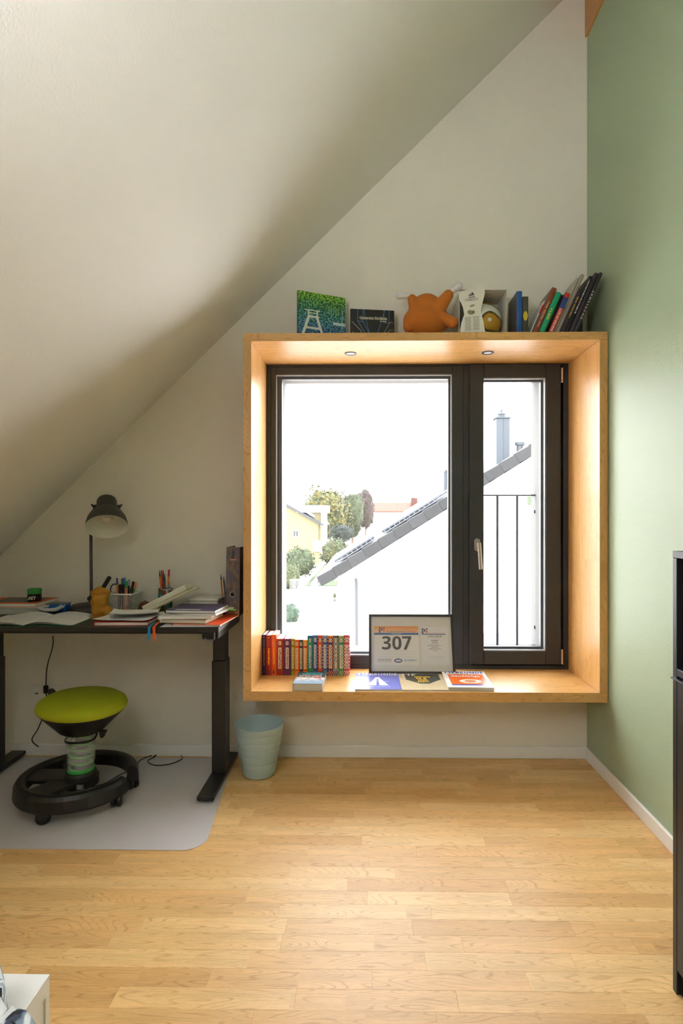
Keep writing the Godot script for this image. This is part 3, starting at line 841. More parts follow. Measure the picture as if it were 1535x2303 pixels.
# ---------------------------------------------------------------- things on the desk
# a bound book lying or standing: thickness along x, height along y, spine towards +z. Cover boards, spine and page block are parts
func book(called, label, cat, size, cover, spine_m, where, basis, group = "", pages = null, overhang = 0.002):
	var t = thing(called, label, cat, where, basis, group)
	var h = size * 0.5
	var b = min(0.0022, size.x * 0.15)
	var st = begin()
	for s in [-1.0, 1.0]: box(st, Vector3(s * (h.x - b * 0.5), 0, -0.0005), Vector3(b, size.y, size.z - 0.001), 0.0004)
	obj("cover", st, cover, t)
	st = begin()
	var n = 6                     # gently rounded back
	var ring = []
	for i in n + 1:
		var a = lerp(-1.0, 1.0, float(i) / n)
		ring.append(Vector2(a * h.x, h.z + 0.0025 * (1.0 - a * a) - 0.001))
	for i in n:
		var a = ring[i]; var c = ring[i + 1]
		var nn = Vector3(-(c.y - a.y), 0, c.x - a.x).normalized()
		quad(st, Vector3(a.x, -h.y, a.y), Vector3(c.x, -h.y, c.y), Vector3(c.x, h.y, c.y), Vector3(a.x, h.y, a.y), nn, [Vector2(float(i) / n, 1), Vector2(float(i + 1) / n, 1), Vector2(float(i + 1) / n, 0), Vector2(float(i) / n, 0)])
		quad(st, Vector3(a.x, -h.y, a.y - 0.0015), Vector3(c.x, -h.y, c.y - 0.0015), Vector3(c.x, h.y, c.y - 0.0015), Vector3(a.x, h.y, a.y - 0.0015), -nn)
		for y in [-h.y, h.y]: quad(st, Vector3(a.x, y, a.y), Vector3(c.x, y, c.y), Vector3(c.x, y, c.y - 0.0015), Vector3(a.x, y, a.y - 0.0015), Vector3(0, sign(y), 0), [Vector2(0.02, 0.02), Vector2(0.02, 0.02), Vector2(0.02, 0.02), Vector2(0.02, 0.02)])
	obj("spine", st, spine_m, t)
	st = begin()
	box(st, Vector3(0, 0, -overhang * 0.5 - 0.001), Vector3(size.x - b * 2.0 - 0.0001, size.y - overhang * 2.0, size.z - overhang - 0.003), 0.0)
	obj("pages", st, pages if pages else mat(rgb(240, 236, 226), 0.9), t)
	return t

# book lying flat: spine along the chosen side, front cover up
func flat_book(called, label, cat, centre, w, dp, th, turn, cover, group = "", pages = null):
	var b = Basis(Vector3.UP, turn) * Basis(Vector3(0, 1, 0), Vector3(0, 0, -1), Vector3(-1, 0, 0))
	return book(called, label, cat, Vector3(th, dp, w), cover, cover, centre + Vector3(0, th * 0.5, 0), b, group, pages)

# sheet of paper, slightly curled
func sheet(called, label, cat, centre, w, dp, turn, curl, m, sd, group = ""):
	var t = thing(called, label, cat, centre, Basis(Vector3.UP, turn), group)
	var nz = noise(sd, 4.0, 2)
	var st = begin()
	var n = 10
	var P = func(i, j, k):
		var x = (float(i) / n - 0.5) * w; var z = (float(j) / n - 0.5) * dp
		return Vector3(x, 0.0006 + curl * (0.5 + 0.5 * nz.get_noise_2d(x, z)) * (pow(abs(2.0 * x / w), 3.0) + pow(abs(2.0 * z / dp), 3.0)) + k * 0.0004, z)
	for i in n:
		for j in n:
			for k in [0, 1]:
				var a = P.call(i, j, k); var b = P.call(i + 1, j, k); var c = P.call(i + 1, j + 1, k); var d = P.call(i, j + 1, k)
				var nn = (d - a).cross(b - a).normalized() * (1.0 if k else -1.0)
				quad(st, a, b, c, d, nn, [Vector2(float(i) / n, float(j) / n), Vector2(float(i + 1) / n, float(j) / n), Vector2(float(i + 1) / n, float(j + 1) / n), Vector2(float(i) / n, float(j + 1) / n)])
	obj("paper", st, m, t)
	return t

func grid_paper(sd, squared = true, writing = 0.5):
	var im = Image.create(256, 360, false, Image.FORMAT_RGB8)
	im.fill(rgb(244, 243, 240))
	var g = RandomNumberGenerator.new(); g.seed = sd
	if squared:
		for y in range(0, 360, 9): im.fill_rect(Rect2i(0, y, 256, 1), rgb(205, 214, 222))
		for x in range(0, 256, 9): im.fill_rect(Rect2i(x, 0, 1, 360), rgb(205, 214, 222))
	var y = 22
	while y < 345:
		if g.randf() < writing:
			var x = 18
			while x < 200 + g.randi() % 40:
				var w = 4 + g.randi() % 16
				im.fill_rect(Rect2i(x, y, w, 2), rgb(168, 172, 186) if squared else rgb(150, 148, 144))
				x += w + 4
		y += 9
	return im

func pen(called, label, foot, top, r, body, cap, cap_len = 0.04, group = "", tip = false):
	var dv = (top - foot); var ln = dv.length(); dv = dv.normalized()
	var x = dv.cross(Vector3(0, 0, 1)).normalized()
	var t = thing(called, label, "pen" if called != "pencil" else "pencil", foot, Basis(x, dv, x.cross(dv)), group)
	var st = begin()
	lathe(st, [[0, 0], [r * 0.9, 0.0], [r, 0.004], [r, ln - cap_len]], 12)
	obj("barrel", st, body, t)
	st = begin()
	if tip:
		lathe(st, [[r, ln - cap_len], [r * 0.25, ln - 0.004], [0, ln]], 12)
		obj("point", st, cap, t)
	else:
		lathe(st, [[r, ln - cap_len], [r * 1.18, ln - cap_len], [r * 1.12, ln - 0.002], [r * 0.8, ln], [0, ln]], 12)
		obj("cap", st, cap, t)
	return t

func on_desk():
	var st
	var y = DESK
	var paper = mat(rgb(238, 236, 230), 0.9)
	# --- desk lamp
	var base = Vector3(at(203, 1165, 2.735).x, y, -2.745)
	var dark = mat(rgb(58, 57, 54), 0.5)
	var lamp = thing("desk_lamp", "dark grey metal desk lamp with a wide bell shade", "lamp", base)
	st = begin(); lathe(st, [[0, 0.044], [0.03, 0.044], [0.084, 0.036], [0.092, 0.028], [0.094, 0.0], [0, 0.0]], 48); obj("base", st, dark, lamp)
	var topy = at(0, 1183, 2.70).y - y
	st = begin(); tube(st, [Vector3(0, 0.06, 0), Vector3(-0.002, topy, 0)], 0.0075, 14); obj("pole", st, dark, lamp)
	st = begin(); lathe(st, [[0.012, 0.04], [0.012, 0.075]], 16)
	tube(st, [Vector3(-0.016, 0.062, 0), Vector3(0.016, 0.062, 0)], 0.010, 12); obj("lower_joint", st, mat(rgb(30, 30, 30), 0.4), lamp)
	var oc = at(240, 1185, 2.62) - base          # centre of the shade's mouth
	var sx = Vector3(cos(0.43), 0, -sin(0.43))
	var ax = Vector3(-0.6 * sin(0.43), 0.8, -0.6 * cos(0.43))             # from the mouth to the neck
	var sb = Basis(sx, ax, sx.cross(ax))
	var T = Transform3D(sb, oc)
	st = begin(); lathe(st, [[0.0925, 0.0], [0.091, 0.02], [0.084, 0.048], [0.070, 0.075], [0.053, 0.093], [0.046, 0.100], [0.045, 0.150], [0.040, 0.162], [0.030, 0.168], [0, 0.170]], 48, T); var shade = obj("shade", st, dark, lamp)
	st = begin(); lathe(st, [[0.0, 0.112], [0.03, 0.110], [0.050, 0.090], [0.068, 0.072], [0.082, 0.046], [0.0892, 0.02], [0.0915, -0.001], [0.0925, -0.001]], 48, T); obj("reflector", st, mat(rgb(232, 230, 214), 0.5), shade)
	st = begin(); lathe(st, [[0.0, 0.036], [0.018, 0.040], [0.029, 0.056], [0.030, 0.066], [0.022, 0.085], [0.014, 0.108]], 24, T); obj("bulb", st, mat(rgb(226, 218, 200), 0.25), lamp)
	for s in [-1.0, 1.0]:
		st = begin()
		box(st, T * Vector3(s * 0.052, 0.112, 0), Vector3(0.014, 0.03, 0.016), 0.003, sb)
		box(st, T * Vector3(s * 0.060, 0.122, 0), Vector3(0.008, 0.028, 0.010), 0.003, sb * Basis(Vector3(0, 0, 1), -s * 0.5))
		obj("wing_screw", st, mat(rgb(34, 33, 32), 0.5), lamp)
	st = begin(); tube(st, [Vector3(-0.002, topy, 0), T * Vector3(-0.055, 0.105, 0)], 0.006, 10)
	lathe(st, [[0, -0.012], [0.011, -0.012], [0.011, 0.012], [0, 0.012]], 14, Transform3D(Basis(Vector3(0, 0, 1), PI / 2), Vector3(-0.004, topy, 0)))
	obj("upper_joint", st, mat(rgb(30, 30, 30), 0.4), lamp)
	# --- stack at the left end: white box, orange book, jar
	var bx = Vector3(at(50, 1165, 2.7).x, y, -2.738)
	var wbx = thing("white_storage_box", "flat white plastic box under the orange book on the desk", "box", bx)
	st = begin(); span(st, Vector3(-0.16, 0, -0.10), Vector3(0.125, 0.030, 0.098), 0.003); obj("body", st, mat(rgb(196, 196, 190), 0.5), wbx)
	st = begin(); span(st, Vector3(-0.164, 0.030, -0.104), Vector3(0.129, 0.036, 0.102), 0.002); obj("lid", st, mat(rgb(214, 213, 206), 0.5), wbx)
	var ob = flat_book("textbook", "orange school textbook lying on the flat white box", "book", bx + Vector3(-0.045, 0.0365, 0.0), 0.29, 0.20, 0.018, 0.0, mat(rgb(232, 92, 32), 0.45))
	st = begin(); span(st, Vector3(0.0091, -0.07, -0.11), Vector3(0.0094, 0.09, 0.10)); obj("cover_picture", st, mat(rgb(86, 84, 86), 0.5), ob)
	var jr = thing("wax_jar", "black jar with a bright green lid on the orange book", "jar", bx + Vector3(0.055, 0.0552, 0.03))
	st = begin(); lathe(st, [[0, 0], [0.030, 0], [0.032, 0.004], [0.030, 0.036]], 32); obj("jar_body", st, mat(rgb(22, 24, 24), 0.25), jr)
	st = begin(); lathe(st, [[0.030, 0.036], [0.031, 0.037], [0.030, 0.046], [0.0315, 0.047], [0.0305, 0.059], [0.026, 0.061], [0, 0.061]], 32); obj("lid", st, mat(rgb(28, 140, 52), 0.4), jr)
	text(jr, "HEY", 0.030, 0.016, Transform3D(Basis(Vector3.UP, 0.25), Vector3(0.007, 0.018, 0.0315)), mat(rgb(235, 235, 230), 0.6), "Droid Sans", true)
	st = begin(); lathe(st, [[0, 0], [0.006, 0.001], [0, 0.002]], 10, Transform3D(Basis(Vector3.RIGHT, PI / 2), Vector3(-0.014, 0.012, 0.0285))); obj("leaf_mark", st, mat(rgb(40, 150, 70), 0.5), jr)
	# --- blue box with papers
	var bl = on(135, 1374, y)
	var bb = thing("blue_case", "small bright blue case beside the lamp base", "case", Vector3(bl.x, y, -2.735))
	st = begin(); span(st, Vector3(-0.05, 0, -0.03), Vector3(0.05, 0.036, 0.03), 0.006); obj("body", st, mat(rgb(20, 104, 190), 0.4), bb)
	st = begin(); span(st, Vector3(-0.048, 0.0362, -0.028), Vector3(0.052, 0.042, 0.026), 0.002); obj("lid", st, mat(rgb(96, 110, 120), 0.5), bb)
	# --- mustard boot mug with marker
	var bo = on(229, 1373, y); bo.z = -2.60; bo.x = at(226, 1165, 2.60).x
	var boot = thing("boot_mug", "mustard yellow ceramic mug shaped like a crumpled boot", "mug", bo, Basis.from_scale(Vector3.ONE * 1.10))
	st = begin()
	blob(st, [[Vector3(0, 0.018, 0), Vector3(0, 0.085, 0), 0.034, 0.030], [Vector3(0, 0.014, 0.0), Vector3(0.034, 0.012, 0.012), 0.030, 0.022], [Vector3(-0.02, 0.082, 0), Vector3(0.02, 0.084, 0), 0.018, 0.018], [Vector3(-0.024, 0.05, 0.012), Vector3(0.02, 0.046, 0.02), 0.013, 0.013], [Vector3(-0.012, 0.062, 0.022), Vector3(0.02, 0.070, 0.018), 0.012, 0.012]], 0.004, 0.012)
	var bm = obj("mug_body", st, mat(rgb(186, 128, 24), 0.55), boot)
	var blow = 0.012
	bm.position.y = blow - 0.0
	st = begin(); lathe(st, [[0.036, 0.094], [0.041, 0.098], [0.040, 0.108], [0.034, 0.108], [0.030, 0.09], [0, 0.088]], 28, Transform3D(), 1.0, 0.8); obj("cuff", st, mat(rgb(178, 120, 22), 0.55), boot)
	st = begin(); span(st, Vector3(-0.035, 0, -0.03), Vector3(0.055, 0.008, 0.034), 0.006); obj("sole", st, mat(rgb(160, 108, 20), 0.6), boot)
	pen("marker", "thick black marker pen standing in the boot mug", bo + Vector3(-0.006, 0.104, 0), at(247, 1297, 2.60), 0.0085, mat(rgb(24, 24, 26), 0.4), mat(rgb(18, 18, 20), 0.4), 0.055)
	# --- white wire-mesh pen pot
	var pt = Vector3(at(279, 1165, 2.70).x, y, -2.705)
	var pot = thing("mesh_pen_pot", "white square wire-mesh pen pot full of pens", "pen pot", pt)
	var wm = mat(rgb(226, 226, 220), 0.45)
	st = begin()
	var wb = 0.046; var wt = 0.061; var hp = 0.094
	for s in 4:
		var R = Basis(Vector3.UP, s * PI / 2)
		for i in 13:
			var f = lerp(-1.0, 1.0, i / 12.0)
			tube(st, [R * Vector3(f * wb, 0.003, wb), R * Vector3(f * wt, hp, wt)], 0.0007, 4)
		for i in 20:
			var k = i / 19.0
			var w2 = lerp(wb, wt, k)
			tube(st, [R * Vector3(-w2, lerp(0.003, hp, k), w2), R * Vector3(w2, lerp(0.003, hp, k), w2)], 0.0007, 4)
	obj("mesh_wall", st, wm, pot)
	st = begin(); ring_frame(st, -wt - 0.003, wt + 0.003, -wt - 0.003, wt + 0.003, [0.006, 0.006, 0.006, 0.006], -0.0035, 0.0035, 0.0015)
	var rim = obj("rim", st, wm, pot); rim.transform = Transform3D(Basis(Vector3.RIGHT, PI / 2), Vector3(0, hp + 0.002, 0))
	st = begin(); span(st, Vector3(-wb, 0, -wb), Vector3(wb, 0.003, wb)); obj("bottom", st, wm, pot)
	var gp = "pens in the white mesh pot"
	var blk = mat(rgb(28, 28, 30), 0.4)
	var pens = [[263, 1300, "orange pen with a blue end standing in the mesh pot", rgb(226, 120, 36), rgb(70, 80, 150), 0.0042, -0.03, 0.0], [270, 1314, "short thick black pen in the mesh pot beside the orange one", rgb(40, 38, 38), rgb(26, 24, 24), 0.006, -0.02, 0.012], [275, 1301, "grey-capped dark pen in the mesh pot", rgb(40, 42, 46), rgb(92, 98, 100), 0.005, -0.012, -0.01], [280, 1299, "bright blue capped pen in the mesh pot", rgb(40, 44, 50), rgb(36, 140, 200), 0.005, -0.004, 0.0], [284, 1307, "green capped pen in the mesh pot", rgb(236, 120, 70), rgb(30, 140, 70), 0.005, 0.004, 0.01], [290, 1303, "silver tipped black ballpoint in the mesh pot", rgb(30, 30, 34), rgb(150, 152, 156), 0.0048, 0.012, -0.006], [300, 1308, "black fineliner with an orange band in the mesh pot", rgb(26, 26, 28), rgb(34, 30, 30), 0.006, 0.022, 0.0], [305, 1309, "green pen with an orange end in the mesh pot", rgb(60, 140, 70), rgb(214, 106, 60), 0.0045, 0.03, 0.01], [297, 1318, "dark red stubby pen in the mesh pot", rgb(160, 40, 50), rgb(30, 26, 28), 0.006, 0.016, 0.014]]
	for p in pens:
		var top = at(p[0], p[1], 2.705 - p[7])
		pen("pen", p[2], pt + Vector3(p[6], 0.004, p[7]), top, p[5], mat(p[3], 0.4), mat(p[4], 0.4), 0.03, gp)
	st = begin()
	var ring_p = []
	var lc = at(258, 1326, 2.735)
	for i in 25: ring_p.append(lc + Vector3(cos(TAU * i / 24) * 0.021, sin(TAU * i / 24) * 0.027, 0))
	tube(st, ring_p, 0.0035, 8)
	var sc = obj("scissors", st, mat(rgb(70, 80, 84), 0.4)); tag(sc, "grey scissors handle loop sticking up behind the mesh pot", "scissors")
	st = begin(); tube(st, [lc + Vector3(0.01, -0.025, 0), Vector3(pt.x - 0.025, y + 0.006, -2.735)], 0.003, 6); obj("blade", st, mat(rgb(160, 162, 164), 0.3, 0.8), sc)
	# --- colourful glass with pencils
	var gc = Vector3(at(371, 1165, 2.76).x, y, -2.765)
	var cup = thing("painted_glass", "colourful mosaic-painted glass holding pencils", "pencil cup", gc)
	var im = Image.create(64, 48, false, Image.FORMAT_RGB8)
	var pal = [rgb(34, 66, 150), rgb(28, 60, 130), rgb(130, 50, 40), rgb(44, 110, 70), rgb(160, 140, 60), rgb(90, 160, 180), rgb(200, 196, 180)]
	var g = RandomNumberGenerator.new(); g.seed = 5
	for yy in range(0, 48, 4):
		for xx in range(0, 64, 3):
			var band = [0, 1, 0, 5] if yy < 12 else [2, 2, 3, 6] if yy < 22 else [3, 3, 5, 6] if yy < 34 else [4, 4, 3, 6]
			im.fill_rect(Rect2i(xx, yy, 3, 4), pal[band[g.randi() % 4]])
	st = begin(); lathe(st, [[0.030, 0.100], [0.0302, 0.112], [0.034, 0.108], [0.035, 0.06], [0.033, 0.0], [0, 0.0]], 32); obj("glass_body", st, printed(im, 0.2), cup)
	for p in [[358, 1281, "orange-bodied pencil with a dark tip in the painted glass", rgb(226, 124, 40), rgb(60, 50, 44)], [363, 1283, "slim red pencil in the painted glass", rgb(150, 40, 50), rgb(190, 60, 60)], [367, 1280, "dark green pencil in the painted glass", rgb(20, 84, 60), rgb(30, 90, 66)], [370, 1290, "short brown pencil in the painted glass", rgb(120, 76, 60), rgb(40, 36, 34)], [380, 1281, "orange fineliner with a crimson cap in the painted glass", rgb(230, 130, 44), rgb(196, 30, 80)], [381, 1306, "light blue marker in the painted glass", rgb(40, 150, 190), rgb(50, 160, 200)]]:
		pen("pencil", p[2], gc + Vector3((p[0] - 369) * 0.0009, 0.004, (p[0] % 3 - 1) * 0.008), at(p[0], p[1], 2.76 + (p[0] % 3 - 1) * 0.01), 0.0042, mat(p[3], 0.5), mat(p[4], 0.5), 0.034, "pencils in the painted glass", p[4].r < 0.3)
	# --- brown ball behind the pot
	var bc = Vector3(at(325, 1165, 2.77).x, y, -2.775)
	var ball = thing("brown_bowl", "upturned brown wooden bowl at the back of the desk", "bowl", bc)
	st = begin(); lathe(st, [[0.036, 0.0], [0.036, 0.010], [0.030, 0.03], [0.016, 0.043], [0.006, 0.045], [0, 0.045]], 28); obj("bowl", st, mat(rgb(112, 62, 36), 0.5), ball)
	st = begin(); lathe(st, [[0.006, 0.045], [0.008, 0.0465], [0, 0.048]], 14); obj("foot_ring", st, mat(rgb(92, 50, 30), 0.5), ball)
	# --- open exercise book
	var ox = at(57, 1165, 2.39).x
	var ex = thing("open_exercise_book", "open exercise book with handwritten pages and a green cover on the desk", "exercise book", Vector3(ox, y, -2.492), Basis(Vector3.UP, 0.06))
	var lined = printed(grid_paper(4, true, 0.8), 0.9)
	for s in [-1.0, 1.0]:
		st = begin(); span(st, Vector3(0.0 if s > 0 else -0.212, 0.0003, -0.136), Vector3(0.212 if s > 0 else 0.0, 0.0016, 0.136)); obj("cover", st, mat(rgb(54, 120, 72), 0.6), ex)
		for k in 3:
			st = begin()
			var n = 14
			for i in n:
				var q = []
				for c in [i, i + 1]:
					var f = float(c) / n
					q.append(Vector2(s * f * (0.208 - k * 0.004), 0.0022 + (0.020 - k * 0.005) * sin(min(f * 3.4, PI)) * (1.0 - f * 0.7) + 0.0006 * (3 - k)))
				var nn = Vector3(-(q[1].y - q[0].y), q[1].x - q[0].x, 0).normalized() * s
				var ua = float(i) / n; var ub = float(i + 1) / n
				for z in [[0.133, -0.133]]: quad(st, Vector3(q[0].x, q[0].y, z[0]), Vector3(q[1].x, q[1].y, z[0]), Vector3(q[1].x, q[1].y, z[1]), Vector3(q[0].x, q[0].y, z[1]), nn, [Vector2(ua, 1), Vector2(ub, 1), Vector2(ub, 0), Vector2(ua, 0)])
			obj("page", st, lined if k == 0 else paper, ex)
	sheet("torn_sheet", "crumpled squared sheet standing up behind the open exercise book", "paper", Vector3(at(112, 1165, 2.64).x, y + 0.012, -2.655), 0.10, 0.07, 0.3, 0.030, printed(grid_paper(9, true, 0.0), 0.9), 41)
	# --- red book with loose sheets
	var rb = on(258, 1411, y)
	flat_book("red_book", "red hardcover book under the loose squared sheets", "book", Vector3(rb.x + 0.006, y, -2.46), 0.225, 0.165, 0.016, 0.03, mat(rgb(196, 34, 40), 0.5))
	sheet("loose_sheet", "squared handwritten sheet spread over the red book", "paper", Vector3(rb.x + 0.006, y + 0.018, -2.485), 0.235, 0.22, -0.05, 0.007, printed(grid_paper(12, true, 0.45), 0.9), 43)
	sheet("printed_sheet", "printed worksheet lying askew over the squared sheet", "paper", Vector3(rb.x + 0.02, y + 0.033, -2.50), 0.20, 0.15, 0.25, 0.012, printed(grid_paper(13, false, 0.6), 0.9), 44)
	# --- right-hand pile
	var cx = at(425, 1165, 2.42).x
	sheet("white_sheet", "plain white sheet sticking out under the pile at the desk edge", "paper", Vector3(cx + 0.02, y + 0.0, -2.44), 0.25, 0.175, 0.06, 0.001, mat(rgb(226, 226, 232), 0.9), 45)
	var om = flat_book("orange_magazine", "bright orange magazine near the bottom of the pile", "magazine", Vector3(cx + 0.055, y + 0.0022, -2.50), 0.21, 0.25, 0.005, -0.10, mat(rgb(240, 84, 28), 0.4))
	flat_book("thick_notebook", "thick brown-backed book in the pile on the desk", "book", Vector3(cx - 0.01, y + 0.0076, -2.49), 0.21, 0.20, 0.018, -0.12, mat(rgb(150, 110, 70), 0.5), "", mat(rgb(226, 216, 196), 0.9))
	flat_book("white_notebook", "white notebook under the purple one in the pile", "notebook", Vector3(cx - 0.015, y + 0.026, -2.49), 0.225, 0.20, 0.013, 0.05, mat(rgb(226, 224, 216), 0.5))
	flat_book("patterned_folder", "white folder with pink and green tabs just under the purple book", "folder", Vector3(cx + 0.03, y + 0.0393, -2.515), 0.215, 0.20, 0.007, -0.16, mat(rgb(232, 230, 226), 0.5))
	var pb = flat_book("purple_notebook", "dark purple hardcover notebook on top of the pile", "notebook", Vector3(cx + 0.01, y + 0.0465, -2.51), 0.22, 0.19, 0.013, -0.06, mat(rgb(72, 66, 108), 0.45))
	st = begin(); span(st, Vector3(0.0066, -0.085, -0.04), Vector3(0.0069, -0.062, 0.07)); obj("name_label", st, mat(rgb(200, 200, 204), 0.6), pb)
	for q in [[0.02, rgb(90, 190, 60)], [-0.03, rgb(206, 60, 110)]]:
		var tb = thing("page_tab", ("green" if q[0] > 0 else "pink") + " sticky tab poking out of the pile on the desk", "tab", Vector3(cx + 0.135 + q[0], y + 0.0434, -2.50 - q[0] * 1.5), Basis(Vector3.UP, -0.16))
		st = begin(); span(st, Vector3(-0.02, 0, -0.012), Vector3(0.02, 0.0012, 0.012)); obj("tab", st, mat(q[1], 0.5), tb)
	# ribbons
	for q in [[346, 334, rgb(30, 140, 200), "blue"], [353, 347, rgb(238, 92, 36), "orange"]]:
		var p0 = at(q[0], 1394, 2.385); var p1 = at(q[1], 1436, 2.335)
		p0.z = -2.40; p0.y = y + 0.012
		var rbn = thing("bookmark_ribbon", q[3] + " woven bookmark ribbon hanging over the desk edge", "ribbon", Vector3.ZERO)
		var edge = Vector3(lerp(p0.x, p1.x, 0.5), y + 0.004, -2.338)
		var pts = [p0, Vector3(edge.x, y + 0.006, -2.352), edge, lerp(edge, p1, 0.5), p1]
		st = begin()
		for i in 4:
			var wv = Vector3(0.005 if i < 3 else 0.0065, 0, 0)
			var w1 = Vector3(0.005 if i < 2 else 0.0065, 0, 0)
			var a = pts[i]; var b = pts[i + 1]
			var nn = plain(a - w1, a + w1, b + wv)
			if nn.z < 0: nn = -nn
			quad(st, a - w1, a + w1, b + wv, b - wv, nn); quad(st, a - w1 - nn * 0.0008, a + w1 - nn * 0.0008, b + wv - nn * 0.0008, b - wv - nn * 0.0008, -nn)
		obj("band", st, mat(q[2], 0.7), rbn)
		st = begin()
		for i in 5: tube(st, [p1 + Vector3(-0.005 + i * 0.0025, 0.002, 0), p1 + Vector3(-0.007 + i * 0.0035, -0.012, 0.001)], 0.0007, 4)
		obj("fringe", st, mat(q[2], 0.8), rbn)
	# --- big open book propped on the pile: two leaning slabs of pages
	var tilt = 0.47
	for q in [[0, 325, 1374, 0.225, 0.026, 2.625], [1, 330, 1380, 0.245, 0.012, 2.555]]:
		var p = at(q[1], q[2], q[5])
		p.y = y + 0.02 + q[0] * 0.008
		var R = Basis(Vector3(0, 0, 1), tilt - q[0] * 0.03) 
		var nb = thing("propped_book", "thick pale open book slanting up " + ("behind the pile, its rear half" if q[0] == 0 else "onto the pile, its front half with gilt page edges"), "book", p, R)
		st = begin(); box(st, Vector3(q[3] * 0.5, q[4] * 0.5, -0.04), Vector3(q[3], q[4], 0.095 if q[0] == 0 else 0.036), 0.003); obj("pages", st, mat(rgb(232, 226, 206) if q[0] == 0 else rgb(214, 208, 186), 0.9), nb)
		st = begin(); box(st, Vector3(q[3] * 0.5 + 0.002, -0.0012, -0.04), Vector3(q[3] + 0.006, 0.0024, 0.098 if q[0] == 0 else 0.039), 0.0005); obj("cover", st, mat(rgb(206, 190, 120), 0.6), nb)
	# --- white case at the back
	var wc = thing("white_case", "flat white box at the back of the desk beside the binder", "box", Vector3(at(468, 1165, 2.74).x, y, -2.745))
	st = begin(); span(st, Vector3(-0.075, 0.0, -0.07), Vector3(0.062, 0.058, 0.07), 0.004); obj("body", st, mat(rgb(222, 218, 206), 0.6), wc)
	st = begin(); span(st, Vector3(-0.078, 0.058, -0.072), Vector3(0.065, 0.072, 0.072), 0.004); obj("lid", st, mat(rgb(230, 226, 214), 0.6), wc)
	var rs = thing("red_stapler", "small red stapler between the white box and the binder", "stapler", Vector3(at(503, 1165, 2.68).x, y, -2.685))
	st = begin(); box(st, Vector3(0, 0.012, 0), Vector3(0.026, 0.012, 0.06), 0.004); obj("arm", st, mat(rgb(176, 30, 36), 0.4), rs)
	st = begin(); box(st, Vector3(0, 0.003, 0), Vector3(0.026, 0.006, 0.062), 0.002); obj("base", st, mat(rgb(40, 40, 42), 0.5), rs)
	# --- lever-arch binder
	var bz = 2.655
	var f0 = at(507, 1380, bz); var f1 = at(537, 1228, bz)
	var bi = thing("ring_binder", "brown marbled lever-arch binder standing against the oak box", "binder", Vector3((f0.x + at(538, 1380, bz).x) * 0.5, y, -bz), Basis(Vector3.UP, 0.0) * Basis(Vector3(0, 0, 1), -0.012))
	var bw = 0.062; var bh = 0.318
	var bmat = StandardMaterial3D.new(); bmat.roughness = 0.4
	var bim = Image.create(48, 192, false, Image.FORMAT_RGB8)
	var bn = noise(77, 0.06, 3)
	for yy in 192:
		for xx in 48:
			var k = bn.get_noise_2d(xx * 1.0, yy * 0.45)
			var c = rgb(98, 82, 80).lerp(rgb(128, 104, 92), clamp(0.5 + k * 1.5, 0, 1))
			c = c.lerp(rgb(86, 84, 104), clamp(bn.get_noise_2d(xx * 0.5 + 300, yy * 0.4) * 1.6, 0, 1))
			if yy > 178 + bn.get_noise_2d(xx * 6.0, 5.0) * 8.0: c = rgb(176, 120, 92)
			bim.set_pixel(xx, yy, c)
	for q in [[20, 14, 8, 14], [22, 8, 5, 8], [18, 26, 10, 6]]: bim.fill_rect(Rect2i(q[0], q[1], q[2], q[3]), rgb(48, 44, 48))
	bim.fill_rect(Rect2i(13, 34, 22, 3), rgb(206, 150, 120))
	st = begin()
	for half in [-1.0, 1.0]:          # the back is cut open at the finger hole
		var pg = [Vector2(0, 0), Vector2(half * bw / 2, 0), Vector2(half * bw / 2, bh), Vector2(0, bh)]
		for k in 17:
			var a = PI / 2 - PI * k / 16.0
			pg.append(Vector2(half * cos(a) * 0.0098, 0.096 + sin(a) * 0.0098))
		var ix = Geometry2D.triangulate_polygon(PackedVector2Array(pg))
		for z in [0.001, -0.0012]:
			for k in range(0, ix.size(), 3):
				var p = []
				for m in 3: p.append(pg[ix[k + m]])
				tri(st, Vector3(p[0].x, p[0].y, z), Vector3(p[1].x, p[1].y, z), Vector3(p[2].x, p[2].y, z), Vector3(0, 0, sign(z)), Vector2(p[0].x / bw + 0.5, 1.0 - p[0].y / bh), Vector2(p[1].x / bw + 0.5, 1.0 - p[1].y / bh), Vector2(p[2].x / bw + 0.5, 1.0 - p[2].y / bh))
	obj("spine", st, printed(bim, 0.4), bi)
	for s in [-1.0, 1.0]:
		st = begin(); span(st, Vector3(s * bw / 2 - 0.0015, 0, -0.17), Vector3(s * bw / 2 + 0.0015, bh, -0.0005), 0.0006); obj("cover", st, mat(rgb(92, 78, 76), 0.45), bi)
	st = begin(); span(st, Vector3(-0.02, 0.008, -0.165), Vector3(0.024, 0.305, -0.07)); obj("papers", st, paper, bi)
	st = begin(); lathe(st, [[0.0095, 0], [0.0135, 0.0], [0.0125, 0.002], [0.0095, 0.002], [0.0095, 0]], 24, Transform3D(Basis(Vector3.RIGHT, PI / 2), Vector3(0, 0.096, 0.0012))); obj("hole_ring", st, mat(rgb(190, 186, 180), 0.3, 0.8), bi)
	# pencils behind the binder
	for q in [[496, 1290, rgb(206, 130, 50), "orange"], [502, 1295, rgb(70, 80, 96), "grey-blue"]]:
		pen("pencil", q[3] + " pencil leaning against the wall beside the binder", Vector3(at(504 + (q[0] - 496) * 0.7, 1165, 2.80).x, y + 0.002, -2.79 - (q[0] - 496) * 0.004), at(q[0], q[1], 2.80 + (q[0] - 496) * 0.004), 0.004, mat(q[2], 0.5), mat(rgb(60, 40, 90), 0.5), 0.03, "pencils beside the binder", true)

